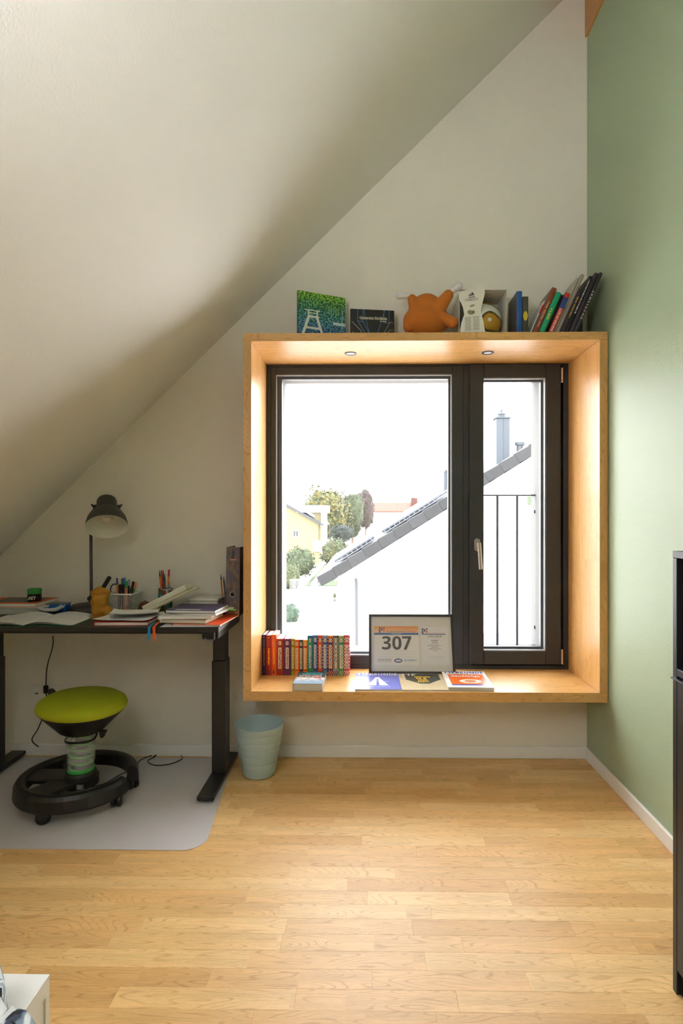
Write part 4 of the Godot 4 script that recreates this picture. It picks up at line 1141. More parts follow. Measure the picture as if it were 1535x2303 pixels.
# ---------------------------------------------------------------- active stool
func stool():
	var c = Vector3(-1.235, 0, -2.42)
	var blk = mat(rgb(22, 21, 20), 0.4)
	var t = thing("active_stool", "wobble stool with lime green seat on a black castor base", "stool", c)
	var st = begin()
	var R = 0.215
	var a0 = deg_to_rad(13.0); var a1 = deg_to_rad(347.0)   # ring open to the right
	var n = 48
	var prof = [Vector2(-0.016, 0.052), Vector2(0.024, 0.046), Vector2(0.030, 0.056), Vector2(0.026, 0.096), Vector2(0.016, 0.110), Vector2(0.0, 0.114), Vector2(-0.014, 0.110), Vector2(-0.018, 0.100)]
	var rot = deg_to_rad(0.0)
	for i in n:
		var x0 = lerp(a0, a1, float(i) / n) + rot; var x1 = lerp(a0, a1, float(i + 1) / n) + rot
		for k in prof.size():
			var p = prof[k]; var q = prof[(k + 1) % prof.size()]
			var P = func(a, v): return Vector3(cos(a) * (R + v.x), v.y, sin(a) * (R + v.x))
			var m = (x0 + x1) * 0.5
			var nr = Vector2(q.y - p.y, -(q.x - p.x)).normalized()
			quad(st, P.call(x0, p), P.call(x1, p), P.call(x1, q), P.call(x0, q), Vector3(cos(m) * nr.x, nr.y, sin(m) * nr.x).normalized())
	for a in [a0, a1]:
		for k in range(1, prof.size() - 1):
			var P = func(v): return Vector3(cos(a) * (R + v.x), v.y, sin(a) * (R + v.x))
			tri(st, P.call(prof[0]), P.call(prof[k]), P.call(prof[k + 1]), Vector3(sin(a), 0, -cos(a)) * (1.0 if a == a0 else -1.0))
	obj("base_ring", st, blk, t)
	st = begin(); box(st, Vector3(-0.10, 0.088, 0.0), Vector3(0.20, 0.022, 0.11), 0.006); box(st, Vector3(-0.05, 0.086, 0.09), Vector3(0.12, 0.018, 0.22), 0.006, Basis(Vector3.UP, -0.5)); box(st, Vector3(-0.05, 0.086, -0.09), Vector3(0.12, 0.018, 0.22), 0.006, Basis(Vector3.UP, 0.5)); obj("base_plate", st, blk, t)
	st = begin(); lathe(st, [[0.0, 0.06], [0.074, 0.06], [0.074, 0.092], [0.066, 0.098], [0.064, 0.112], [0.058, 0.118], [0, 0.118]], 36, Transform3D(Basis(), Vector3(0.01, 0, 0))); obj("hub", st, blk, t)
	st = begin(); span(st, Vector3(0.030, 0.066, 0.0745), Vector3(0.062, 0.090, 0.0753)); var lb = obj("type_label", st, mat(rgb(60, 60, 60), 0.5), t)
	for i in 5: 
		st = begin(); span(st, Vector3(0.032, 0.069 + i * 0.004, 0.0754), Vector3(0.060 - (i % 2) * 0.006, 0.0705 + i * 0.004, 0.0758)); obj("print_line", st, mat(rgb(210, 210, 205), 0.6), lb)
	for a in [21.0, 98.0, 163.0, 232.0, 339.0]:
		var r = deg_to_rad(a)
		var p = Vector3(cos(r) * R, 0, sin(r) * R)
		st = begin(); lathe(st, [[0.0, 0.072], [0.020, 0.072], [0.024, 0.055], [0.024, 0.044], [0, 0.044]], 16, Transform3D(Basis(), p)); var cs = obj("castor", st, blk, t)
		for s in [-1.0, 1.0]:
			var wb = Basis(Vector3.UP, -r + 0.6) * Basis(Vector3(0, 0, 1), PI / 2)
			st = begin(); lathe(st, [[0, -0.009], [0.022, -0.009], [0.0275, -0.005], [0.0275, 0.005], [0.022, 0.009], [0.010, 0.009], [0.009, 0.012], [0, 0.012]], 24, Transform3D(wb, p + wb * Vector3(0, s * 0.0115, 0) + Vector3(0, 0.030, 0))); obj("wheel", st, mat(rgb(26, 25, 24), 0.3), cs)
	# clear sleeves with the green spring inside
	var clear = StandardMaterial3D.new()
	clear.transparency = BaseMaterial3D.TRANSPARENCY_ALPHA; clear.albedo_color = Color(0.86, 0.9, 0.88, 0.22); clear.roughness = 0.35
	for q in [[0.053, 0.118, 0.185], [0.056, 0.160, 0.225], [0.059, 0.205, 0.278]]:
		st = begin(); lathe(st, [[q[0] - 0.002, q[1]], [q[0], q[1]], [q[0], q[2]], [q[0] - 0.002, q[2]], [q[0] - 0.002, q[1]]], 40, Transform3D(Basis(), Vector3(0.012, 0, 0))); obj("sleeve", st, clear, t)
	st = begin()
	var sp = []
	for i in 151:
		var f = i / 150.0
		var a = f * TAU * 5.2
		sp.append(Vector3(0.012 + cos(a) * 0.044, lerp(0.122, 0.272, f), sin(a) * 0.044))
	tube(st, sp, 0.0055, 8); obj("spring", st, mat(rgb(110, 200, 70), 0.4), t)
	st = begin(); lathe(st, [[0.054, 0.119], [0.0545, 0.127], [0.0535, 0.132]], 36, Transform3D(Basis(), Vector3(0.012, 0, 0))); obj("green_collar", st, mat(rgb(60, 180, 80), 0.4), t)
	st = begin(); tube(st, [Vector3(0.012, 0.11, 0), Vector3(0.012, 0.30, 0)], 0.024, 20); obj("gas_column", st, mat(rgb(92, 96, 96), 0.35, 0.4), t)
	st = begin()
	var sr = []
	for i in 33:
		var a = TAU * i / 32.0
		sr.append(Vector3(0.012 + cos(a) * 0.061, 0.262 - 0.012 * sin(a) - 0.006 * cos(2 * a), sin(a) * 0.061))
	tube(st, sr, 0.0042, 8); obj("strap", st, blk, t)
	# seat tilts slightly, right side up
	var sb = Basis(Vector3(0, 0, 1), -0.05) * Basis(Vector3.RIGHT, 0.02)
	var T = Transform3D(sb, Vector3(0.014, 0.288, 0))
	st = begin(); lathe(st, [[0, -0.004], [0.078, 0.0], [0.092, 0.008], [0.140, 0.060], [0.170, 0.092], [0.172, 0.098], [0, 0.098]], 56, T); obj("seat_shell", st, blk, t)
	st = begin(); lathe(st, [[0.170, 0.095], [0.179, 0.103], [0.181, 0.113], [0.174, 0.128], [0.152, 0.142], [0.110, 0.152], [0.06, 0.157], [0, 0.158]], 64, T)
	var dots = Image.create(32, 32, false, Image.FORMAT_RGB8)
	dots.fill(rgb(168, 176, 10))
	for q in [[8, 8], [24, 24]]:
		for yy in range(-4, 5):
			for xx in range(-4, 5):
				if xx * xx + yy * yy < 17: dots.set_pixel(q[0] + xx, q[1] + yy, rgb(112, 118, 6))
	var cm = StandardMaterial3D.new(); cm.albedo_texture = ImageTexture.create_from_image(dots); cm.roughness = 0.85; cm.uv1_triplanar = true; cm.uv1_scale = Vector3.ONE * 170.0
	obj("seat_cushion", st, cm, t)
	st = begin(); prism(st, [Vector2(-0.008, 0.0), Vector2(0.022, 0.0), Vector2(0.010, -0.028), Vector2(0.0, -0.028)], 0.02, Transform3D(sb, T * Vector3(0.100, 0.016, 0.03))); obj("lever", st, blk, t)

# ---------------------------------------------------------------- floor mat, bin, cables, sockets
func floor_things():
	var st
	# translucent mat
	var mm = StandardMaterial3D.new()
	mm.transparency = BaseMaterial3D.TRANSPARENCY_ALPHA; mm.albedo_color = Color(0.90, 0.88, 0.88, 0.66); mm.roughness = 0.38
	var fr = on(470, 1912, 0.0); var br = on(534, 1692, 0.0)
	var zf = on(300, 1912, 0.0).z; var zb = ZW + 0.03
	var poly = [Vector2(-2.1, -zb), Vector2(br.x, -zb)]
	var xr0 = on(470, 1880, 0.0).x
	var rr = 0.075
	poly.append(Vector2(xr0, -zf - 0 + rr) if false else Vector2(xr0, -(zf - rr)))
	for i in range(1, 9):
		var a = PI / 2 * i / 8.0
		poly.append(Vector2(xr0 - rr + cos(a) * rr, -(zf - rr) - sin(a) * rr))
	poly.append(Vector2(-2.1, -zf))
	var mo = thing("chair_mat", "translucent grey floor mat under the desk and stool", "floor mat", Vector3.ZERO)
	st = begin()
	prism(st, poly, 0.0018, Transform3D(Basis(Vector3(1, 0, 0), Vector3(0, 0, -1), Vector3(0, 1, 0)), Vector3(0, 0.0012, 0)))
	obj("sheet", st, mm, mo)
	# bin
	var bp = Vector3(at(582, 1165, 2.65).x, 0, -2.655)
	var bin_m = mat(rgb(186, 210, 214), 0.42)
	var b = thing("waste_bin", "pale blue tapered plastic waste bin with horizontal grooves", "waste bin", bp)
	var h = 0.238
	var prof = [[0, 0.003], [0.066, 0.0], [0.072, 0.004]]
	var RB = func(y): return lerp(0.072, 0.1155, pow(y / h, 0.9))
	for i in 7:
		var y0 = lerp(0.004, h, i / 7.0); var y1 = lerp(0.004, h, (i + 1) / 7.0)
		prof.append([RB.call(y0 + 0.002), y0 + 0.0016]); prof.append([RB.call(y1 - 0.002), y1 - 0.0016])
		if i < 6: prof.append([RB.call(y1) - 0.0016, y1])
	prof.append([0.1160, h]); prof.append([0.1145, h + 0.001]); prof.append([0.1125, h - 0.001])
	prof.append([RB.call(0.02) - 0.003, 0.008]); prof.append([0, 0.008])
	st = begin(); lathe(st, prof, 56); obj("tub", st, bin_m, b)
	# wall sockets
	for q in [[66.0, 138.0, 1539.0, 1573.0, 2, "double white socket plate low on the wall behind the stool"], [508.0, 530.0, 1539.0, 1576.0, 1, "single white wall plate beside the black desk leg"]]:
		var a = at(q[0], q[2], 2.85); var c = at(q[1], q[3], 2.85)
		var s = thing("wall_socket", q[5], "socket", Vector3(a.x, c.y, ZW))
		var w = c.x - a.x; var hh = a.y - c.y
		st = begin(); span(st, Vector3(0, 0, 0), Vector3(w, hh, 0.008), 0.002); obj("plate", st, mat(rgb(232, 228, 220), 0.35), s)
		for i in q[4]:
			var x0 = w / q[4] * i + 0.013
			st = begin(); span(st, Vector3(x0, 0.013, 0.0081), Vector3(w / q[4] * (i + 1) - 0.013, hh - 0.013, 0.011), 0.0015); var ins = obj("insert", st, mat(rgb(236, 232, 224), 0.35), s)
			if q[4] == 2:
				st = begin()
				if i == 0: span(st, Vector3(x0 + 0.022, 0.030, 0.0108), Vector3(x0 + 0.04, 0.036, 0.0114))
				else: lathe(st, [[0.0, 0], [0.019, 0.0004], [0.021, 0.001]], 24, Transform3D(Basis(Vector3.RIGHT, PI / 2), Vector3(x0 + 0.027, hh * 0.5, 0.0112)))
				obj("port", st, mat(rgb(60, 58, 55), 0.6), ins)
	# cables
	var cm = mat(rgb(26, 25, 24), 0.5)
	var smooth = func(pts):
		var cv = Curve3D.new()
		for i in pts.size():
			var tn = (pts[min(i + 1, pts.size() - 1)] - pts[max(i - 1, 0)]) * 0.17
			cv.add_point(pts[i], -tn, tn)
		cv.bake_interval = 0.012
		var r = []
		for p in cv.get_baked_points(): r.append(p)
		return r
	var pw = thing("power_cable", "black cable dropping from the desk past the socket to the floor", "cable", Vector3.ZERO)
	var fl = 0.006
	st = begin()
	var pts = [at(119, 1430, 2.70), at(118, 1455, 2.74), at(106, 1500, 2.79), at(103, 1545, 2.815), at(104, 1590, 2.82), at(86, 1638, 2.82), at(72, 1665, 2.80), on(95, 1684, 0.03), on(128, 1694, fl), on(160, 1696, fl)]
	tube(st, smooth.call(pts), 0.0028, 6); obj("lead", st, cm, pw)
	st = begin(); tube(st, [at(103, 1545, 2.815), at(103, 1556, 2.838)], 0.012, 12); obj("plug", st, cm, pw)
	var lc = thing("loose_cable", "thin black cable looping on the floor mat behind the stool", "cable", Vector3.ZERO)
	st = begin()
	pts = []
	for q in [[205, 1770], [236, 1762], [270, 1742], [290, 1734], [304, 1722], [318, 1708], [345, 1698], [375, 1690], [398, 1694], [410, 1704], [400, 1712], [378, 1719], [350, 1721], [335, 1716], [333, 1710], [346, 1703]]: pts.append(on(q[0], q[1], fl - 0.001))
	tube(st, smooth.call(pts), 0.0024, 6); obj("lead", st, cm, lc)
	st = begin(); tube(st, [on(345, 1703, fl), on(350, 1699, fl)], 0.0045, 8); obj("connector", st, cm, lc)

# ---------------------------------------------------------------- things on the sill
func checker(a, b, lab, n, head, sd):      # printed book back: checked border, pale title field, small picture field
	var im = Image.create(40, 200, false, Image.FORMAT_RGB8)
	im.fill(a)
	for y in range(0, 200, n):
		for x in range(0, 40, n):
			if ((x / n) + (y / n)) % 2 == 0: im.fill_rect(Rect2i(x, y, n, n), b)
	im.fill_rect(Rect2i(0, 0, 40, 8), a); im.fill_rect(Rect2i(0, 36, 40, 8), head)
	im.fill_rect(Rect2i(12, 14, 16, 19), lab)
	im.fill_rect(Rect2i(11, 50, 18, 112), lab); im.fill_rect(Rect2i(13, 48, 14, 116), lab)
	im.fill_rect(Rect2i(0, 168, 40, 7), head)
	var g = RandomNumberGenerator.new(); g.seed = sd
	var y = 54
	while y < 158:
		var l = 2 + g.randi() % 6
		im.fill_rect(Rect2i(16 + g.randi() % 3, y, 6 + g.randi() % 3, l), a.darkened(0.3) if g.randf() < 0.7 else b)
		y += l + 2
	for i in 14: im.fill_rect(Rect2i(15 + g.randi() % 9, 17 + g.randi() % 12, 2, 2), a.darkened(0.4))
	return im

func striped(a, ink, ink2, sd):            # plain coloured back with a title running down it
	var im = Image.create(40, 240, false, Image.FORMAT_RGB8)
	im.fill(a)
	var g = RandomNumberGenerator.new(); g.seed = sd
	im.fill_rect(Rect2i(14, 12, 10, 4), rgb(230, 220, 200))
	var y = 28
	while y < 70:
		var l = 1 + g.randi() % 4
		im.fill_rect(Rect2i(10 + g.randi() % 3, y, 4, l), ink2); im.fill_rect(Rect2i(20 + g.randi() % 3, y, 5, l), ink2); y += l + 2
	y = 78
	while y < 176:
		var l = 3 + g.randi() % 6
		im.fill_rect(Rect2i(13 + g.randi() % 3, y, 11 + g.randi() % 3, l), ink); y += l + 2
	im.fill_rect(Rect2i(12, 210, 14, 18), rgb(50, 40, 36))
	for i in 3: im.fill_rect(Rect2i(15, 212 + i * 5, 8, 3), [rgb(60, 150, 90), rgb(200, 150, 60), rgb(60, 120, 180)][i])
	return im

func sill_things():
	var st
	var D = 2.868
	var S = [
		["navy paperback with orange title", 588, 598, 1426, 0, rgb(58, 44, 100), rgb(226, 110, 40), rgb(190, 180, 200)],
		["deep red paperback with yellow title", 598, 610, 1427, 0, rgb(178, 40, 34), rgb(248, 190, 40), rgb(150, 110, 120)],
		["orange paperback with yellow title", 610, 621, 1426, 0, rgb(232, 92, 30), rgb(250, 170, 40), rgb(240, 200, 160)],
		["red tartan book", 621, 637, 1434.7, 1, rgb(196, 52, 40), rgb(120, 40, 34), rgb(150, 60, 44)],
		["purple tartan book", 638, 653, 1434.7, 1, rgb(128, 56, 120), rgb(88, 38, 90), rgb(90, 40, 96)],
		["thin lime green checked book", 654, 662, 1434.4, 1, rgb(184, 190, 30), rgb(110, 120, 20), rgb(120, 124, 20)],
		["orange and red checked book", 662, 672, 1436.5, 1, rgb(238, 96, 30), rgb(240, 130, 50), rgb(226, 60, 30)],
		["charcoal checked book", 672, 681, 1436.8, 1, rgb(58, 54, 54), rgb(140, 120, 100), rgb(50, 46, 46)],
		["yellow and red checked book", 681, 691, 1437, 1, rgb(248, 186, 30), rgb(220, 60, 40), rgb(200, 40, 36)],
		["blue and green checked book", 691, 703, 1427.5, 1, rgb(24, 100, 170), rgb(40, 160, 80), rgb(40, 170, 70)],
		["sky blue book with purple bands", 703, 714, 1426.5, 1, rgb(40, 140, 210), rgb(96, 60, 120), rgb(84, 50, 110)],
		["orange book with dark squares", 714, 725, 1426.5, 1, rgb(240, 90, 40), rgb(80, 56, 60), rgb(236, 80, 36)],
		["pale blue book with navy squares", 725, 736, 1426.5, 1, rgb(150, 186, 220), rgb(40, 60, 120), rgb(50, 80, 140)],
		["orange and violet checked book", 736.5, 749, 1427, 1, rgb(236, 140, 66), rgb(84, 54, 110), rgb(80, 50, 106)],
		["black and silver checked book", 749, 760.6, 1427, 1, rgb(60, 60, 62), rgb(176, 174, 168), rgb(160, 158, 152)],
		["green and cream checked book", 761, 773, 1427, 1, rgb(200, 196, 110), rgb(40, 140, 110), rgb(34, 130, 104)],
		["red and white checked book", 773.5, 785.7, 1426.5, 1, rgb(206, 40, 50), rgb(236, 228, 222), rgb(200, 40, 60)]]
	for i in S.size():
		var s = S[i]
		var x0 = max(at(s[1], 1165, D).x, BX0 + BT + 0.0005); var x1 = at(s[2], 1165, D).x
		var hh = at(0, s[3], D).y - SILL
		var im = striped(s[5], s[6], s[7], i) if s[4] == 0 else checker(s[5], s[6], rgb(226, 214, 190), 8, s[7], i)
		book("paperback" if s[4] == 0 else "comic_novel", s[0] + " standing in the row on the window sill", "book", Vector3(x1 - x0 - 0.0006, hh, 0.128), mat(s[5], 0.4), printed(im, 0.4), Vector3((x0 + x1) * 0.5, SILL + hh * 0.5 + 0.0002, -D - 0.064), Basis(), "books in the row on the window sill", mat(rgb(244, 241, 234), 0.9), 0.002)
	# paperback lying in front
	var f0 = on(657, 1554, SILL); var f1 = on(724, 1554, SILL)
	var w = f1.x - f0.x
	var lay = thing("lying_paperback", "thick paperback lying flat with a dark blue and grey cover", "book", Vector3((f0.x + f1.x) * 0.5 + 0.004, SILL, f0.z - 0.1), Basis(Vector3.UP, -0.02))
	st = begin(); span(st, Vector3(-w / 2 + 0.001, 0.0006, -0.099), Vector3(w / 2 - 0.0005, 0.0325, 0.099)); obj("pages", st, mat(rgb(214, 204, 188), 0.9), lay)
	var ci = Image.create(96, 144, false, Image.FORMAT_RGB8)
	var cn = noise(61, 0.035, 3)
	for y in 144:
		for x in 96:
			var k = cn.get_noise_2d(x, y * 1.6)
			var c = rgb(60, 84, 96).lerp(rgb(40, 50, 62), 0.5 + k)
			if y > 68: c = rgb(226, 222, 214).lerp(rgb(130, 110, 110), clamp(k * 2.2, 0, 1)).lerp(rgb(120, 150, 176), clamp((y - 84) / 40.0, 0, 1))
			ci.set_pixel(x, y, c)
	st = begin(); quad(st, Vector3(-w / 2, 0.0338, 0.1), Vector3(w / 2, 0.0338, 0.1), Vector3(w / 2, 0.0338, -0.1), Vector3(-w / 2, 0.0338, -0.1), Vector3.UP)
	span(st, Vector3(-w / 2, 0.0326, -0.1), Vector3(w / 2, 0.0336, 0.1))
	obj("front_cover", st, printed(ci, 0.35), lay)
	st = begin(); span(st, Vector3(-w / 2 - 0.0008, 0.0, -0.1), Vector3(-w / 2, 0.0336, 0.1)); obj("spine", st, mat(rgb(70, 96, 108), 0.4), lay)
	st = begin(); span(st, Vector3(-w / 2, 0.0, -0.1), Vector3(w / 2, 0.0006, 0.1)); obj("back_cover", st, mat(rgb(60, 70, 80), 0.4), lay)
	var flat = Basis(Vector3.RIGHT, -PI / 2)
	text(lay, "ANDREAS", 0.07, 0.014, Transform3D(flat, Vector3(0.004, 0.034, -0.086)), mat(rgb(70, 190, 190), 0.4), "Droid Sans", true)
	text(lay, "GRUBER", 0.10, 0.024, Transform3D(flat, Vector3(0.004, 0.034, -0.062)), mat(rgb(60, 190, 205), 0.4), "Droid Sans", true)
	text(lay, "LAST LINE", 0.105, 0.017, Transform3D(flat, Vector3(0.0, 0.034, -0.035)), mat(rgb(240, 180, 150), 0.4), "Droid Sans", true)
	text(lay, "OF DEFENSE", 0.11, 0.015, Transform3D(flat, Vector3(-0.002, 0.034, -0.015)), mat(rgb(236, 214, 190), 0.4), "Droid Sans", true)
	st = begin(); span(st, Vector3(0.018, 0.0339, -0.002), Vector3(0.052, 0.0342, 0.010)); obj("red_badge", st, mat(rgb(206, 50, 56), 0.4), lay)
	# three magazines
	var M = [["blue", 798, 902, 0.008], ["speckled", 903, 1008, 0.007], ["orange", 1009, 1112, 0.017]]
	for i in 3:
		var m = M[i]
		var a = on(m[1], 1554, SILL); var b = on(m[2], 1554, SILL)
		var mw = b.x - a.x; var th = m[3]; var dp = 0.275
		var label = ["blue football magazine with a white pylon drawing on its cover", "football magazine with a black pennant on a speckled crowd cover", "thick orange football magazine with white border and script title"][i]
		var t = thing("magazine", label + " on the sill", "magazine", Vector3((a.x + b.x) * 0.5, SILL, a.z - dp * 0.5 + (0.004 if i == 1 else 0.0)), Basis(Vector3.UP, [0.0, 0.012, -0.02][i]), "magazines on the window sill")
		st = begin(); span(st, Vector3(-mw / 2 + 0.0008, 0.0004, -dp / 2 + 0.0008), Vector3(mw / 2 - 0.0008, th - 0.0006, dp / 2 - 0.0008)); obj("pages", st, mat(rgb(214, 208, 196), 0.8), t)
		var cim = Image.create(112, 148, false, Image.FORMAT_RGB8)
		if i == 0: cim.fill(rgb(108, 116, 196))
		elif i == 1:
			var g = RandomNumberGenerator.new(); g.seed = 3
			cim.fill(rgb(206, 190, 150))
			for k in 2600: cim.set_pixel(g.randi() % 112, g.randi() % 148, [rgb(236, 196, 60), rgb(70, 66, 70), rgb(230, 222, 210), rgb(120, 110, 120), rgb(180, 150, 110)][g.randi() % 5])
			for y in range(8, 96):
				var hw = 44 - (0 if y < 58 else int((y - 58) * 0.9))
				cim.fill_rect(Rect2i(60 - hw, y, hw * 2, 1), rgb(52, 58, 60))
		else:
			cim.fill(rgb(244, 240, 236)); cim.fill_rect(Rect2i(12, 30, 92, 96), rgb(240, 112, 36)); cim.fill_rect(Rect2i(12, 122, 92, 10), rgb(90, 96, 176))
			for y in 40:
				for x in 56:
					if pow((x - 28) / 28.0, 2) + pow((y - 20) / 19.0, 2) < 1.0: cim.set_pixel(x + 34, y + 74, rgb(248, 226, 206) if pow((x - 28) / 15.0, 2) + pow((y - 20) / 13.0, 2) > 1.0 else rgb(214, 150, 110))
		st = begin(); quad(st, Vector3(-mw / 2, th, dp / 2), Vector3(mw / 2, th, dp / 2), Vector3(mw / 2, th, -dp / 2), Vector3(-mw / 2, th, -dp / 2), Vector3.UP)
		span(st, Vector3(-mw / 2, th - 0.0006, -dp / 2), Vector3(mw / 2, th - 0.0002, dp / 2))
		span(st, Vector3(-mw / 2 - 0.0006, 0, -dp / 2), Vector3(-mw / 2, th - 0.0002, dp / 2))
		obj("cover", st, printed(cim, 0.3), t)
		st = begin(); span(st, Vector3(-mw / 2, 0.0, -dp / 2), Vector3(mw / 2, 0.0004, dp / 2)); obj("back_cover", st, mat(rgb(200, 196, 190), 0.4), t)
		var tt = th + 0.0002
		if i == 0:
			text(t, "11FREUNDE", mw * 0.94, 0.036, Transform3D(flat, Vector3(0.0, tt, -0.112)), mat(rgb(238, 240, 248), 0.4), "Droid Sans", true)
			st = begin()
			var P = Transform3D(flat, Vector3(0.0, tt + 0.0002, 0.0))
			prism(st, [Vector2(-0.05, -0.075), Vector2(-0.008, -0.075), Vector2(-0.003, 0.03), Vector2(-0.016, 0.03)], 0.0004, P)
			prism(st, [Vector2(0.05, -0.075), Vector2(0.008, -0.075), Vector2(0.003, 0.03), Vector2(0.016, 0.03)], 0.0004, P)
			prism(st, [Vector2(-0.012, 0.034), Vector2(0.012, 0.034), Vector2(0.014, 0.05), Vector2(0.0, 0.062), Vector2(-0.014, 0.05)], 0.0004, P)
			prism(st, [Vector2(-0.055, -0.012), Vector2(0.055, -0.012), Vector2(0.055, -0.009), Vector2(-0.055, -0.009)], 0.0004, P)
			obj("pylon_print", st, mat(rgb(234, 236, 246), 0.4), t)
			marks(t, mw * 0.5, 0.008, Transform3D(flat, Vector3(0.01, tt, 0.095)), mat(rgb(206, 212, 240), 0.4), 5)
		elif i == 1:
			text(t, "11F", mw * 0.36, 0.036, Transform3D(flat, Vector3(-mw * 0.28, tt, -0.112)), mat(rgb(240, 236, 226), 0.4), "Droid Sans", true)
			var yc = mat(rgb(244, 196, 40), 0.4)
			marks(t, 0.062, 0.021, Transform3D(flat, Vector3(0.006, tt + 0.0002, -0.045)), yc, 8)
			for q in [["ZWISCHEN", 0.078, -0.073], ["UND", 0.045, -0.018], ["PARTY", 0.056, 0.009]]:
				text(t, q[0], q[1], 0.023, Transform3D(flat, Vector3(0.006, tt, q[2])), yc, "Droid Sans", true)
		else:
			text(t, "11FREUNDE", mw * 0.94, 0.034, Transform3D(flat, Vector3(0.0, tt, -0.113)), mat(rgb(58, 70, 150), 0.4), "Droid Sans", true)
			text(t, "Bundesliga", mw * 0.66, 0.040, Transform3D(flat, Vector3(0.0, tt, -0.045)), mat(rgb(250, 246, 240), 0.4), "Droid Serif", true)
	# framed race number and certificate, leaning on the window
	var b0 = Vector3(at(829, 1165, 2.885).x, SILL, -2.885); var wf = at(1024, 1165, 2.885).x - b0.x
	var ty = at(0, 1381, 2.985).y
	var up = Vector3(0, ty - SILL, -0.098); var hf = up.length(); up = up.normalized()
	var fb = Basis(Vector3.RIGHT, up, Vector3.RIGHT.cross(up))
	var fr = thing("framed_race_number", "black picture frame with a race number and certificate leaning on the window", "picture frame", b0 + Vector3(wf / 2, 0.0045, 0), fb)
	var fm = mat(rgb(48, 47, 46), 0.4)
	st = begin(); ring_frame(st, -wf / 2, wf / 2, 0.0, hf, [0.0125, 0.0125, 0.0125, 0.0125], -0.012, 0.006, 0.0015); obj("frame", st, fm, fr)
	st = begin(); span(st, Vector3(-wf / 2 + 0.012, 0.012, -0.008), Vector3(wf / 2 - 0.012, hf - 0.012, -0.003)); obj("mount", st, mat(rgb(214, 214, 214), 0.7), fr)
	var W = wf; var fx = func(u): return (u - 0.5) * W
	var fy = func(v): return hf * (1.0 - v)
	# bib: u/v are shares of the frame's width and height
	var bu0 = 0.063; var bu1 = 0.585; var bv0 = 0.205; var bv1 = 0.855
	st = begin(); span(st, Vector3(fx.call(bu0), fy.call(bv1), -0.003), Vector3(fx.call(bu1), fy.call(bv0), -0.0024)); var bib = obj("race_number", st, mat(rgb(230, 229, 226), 0.6), fr)
	var ob = Image.create(32, 16, false, Image.FORMAT_RGB8)
	for y in 16:
		for x in 32: ob.set_pixel(x, y, rgb(232, 146, 72).lerp(rgb(238, 206, 172), y / 15.0))
	st = begin(); quad(st, Vector3(fx.call(bu0), fy.call(0.315), -0.0022), Vector3(fx.call(bu1), fy.call(0.315), -0.0022), Vector3(fx.call(bu1), fy.call(bv0), -0.0022), Vector3(fx.call(bu0), fy.call(bv0), -0.0022), Vector3(0, 0, 1)); obj("orange_band", st, printed(ob, 0.6), bib)
	st = begin(); span(st, Vector3(fx.call(bu0), fy.call(0.352), -0.0024), Vector3(fx.call(bu1 + 0.002), fy.call(0.317), -0.0021)); obj("blue_band", st, mat(rgb(62, 104, 168), 0.6), bib)
	var T = func(u, v): return Transform3D(Basis(), Vector3(fx.call(u), fy.call(v), -0.0021))
	text(bib, "307", W * 0.345, hf * 0.225, T.call(0.327, 0.487), mat(rgb(58, 60, 62), 0.6), "Droid Sans", true)
	text(bib, "Sommernachtslauf", W * 0.235, hf * 0.026, T.call(0.322, 0.293), mat(rgb(150, 130, 120), 0.6), "Droid Sans", true)
	text(bib, "München", W * 0.105, hf * 0.026, T.call(0.505, 0.293), mat(rgb(216, 104, 50), 0.6), "Droid Sans", true)
	text(bib, "10. Juli 2024", W * 0.115, hf * 0.018, T.call(0.326, 0.335), mat(rgb(226, 232, 240), 0.6), "Droid Sans", true)
	var grey = mat(rgb(150, 150, 150), 0.7)
	for v in [0.625, 0.672, 0.718]:
		st = begin(); span(st, Vector3(fx.call(0.10), fy.call(v) - 0.0003, -0.0024), Vector3(fx.call(0.555), fy.call(v) + 0.0003, -0.0022)); obj("ruled_line", st, grey, bib)
	text(bib, "ERDINGER", W * 0.125, hf * 0.034, T.call(0.165, 0.770), mat(rgb(70, 68, 70), 0.6), "Droid Serif")
	text(bib, "ALKOHOLFREI", W * 0.155, hf * 0.012, T.call(0.180, 0.806), grey, "Droid Sans")
	st = begin(); lathe(st, [[0.0045, 0], [0.0062, 0.0002], [0.0062, 0]], 20, Transform3D(Basis(Vector3.RIGHT, PI / 2), Vector3(fx.call(0.247), fy.call(0.770), -0.0020))); obj("red_emblem", st, mat(rgb(176, 70, 60), 0.6), bib)
	st = begin(); lathe(st, [[0, 0.0002], [0.0215, 0.0002], [0.0215, 0]], 28, Transform3D(Basis(Vector3.RIGHT, PI / 2), Vector3(fx.call(0.343), fy.call(0.782), -0.0021)), 1.0, 0.5); obj("oval_emblem", st, mat(rgb(74, 74, 130), 0.6), bib)
	st = begin(); lathe(st, [[0, 0.0003], [0.0165, 0.0003]], 28, Transform3D(Basis(Vector3.RIGHT, PI / 2), Vector3(fx.call(0.343), fy.call(0.782), -0.0020)), 1.0, 0.3); obj("oval_field", st, mat(rgb(214, 216, 228), 0.6), bib)
	text(bib, "AMEO", W * 0.108, hf * 0.026, T.call(0.502, 0.776), mat(rgb(60, 140, 180), 0.6), "Droid Sans", true)
	st = begin(); lathe(st, [[0.003, 0], [0.0055, 0.0002], [0.0055, 0]], 20, Transform3D(Basis(Vector3.RIGHT, PI / 2), Vector3(fx.call(0.428), fy.call(0.778), -0.0020))); obj("ring_emblem", st, mat(rgb(60, 140, 190), 0.6), bib)
	# certificate
	st = begin(); span(st, Vector3(fx.call(0.618), fy.call(0.845), -0.003), Vector3(fx.call(0.935), fy.call(0.215), -0.0024)); var cert = obj("certificate", st, mat(rgb(222, 223, 228), 0.6), fr)
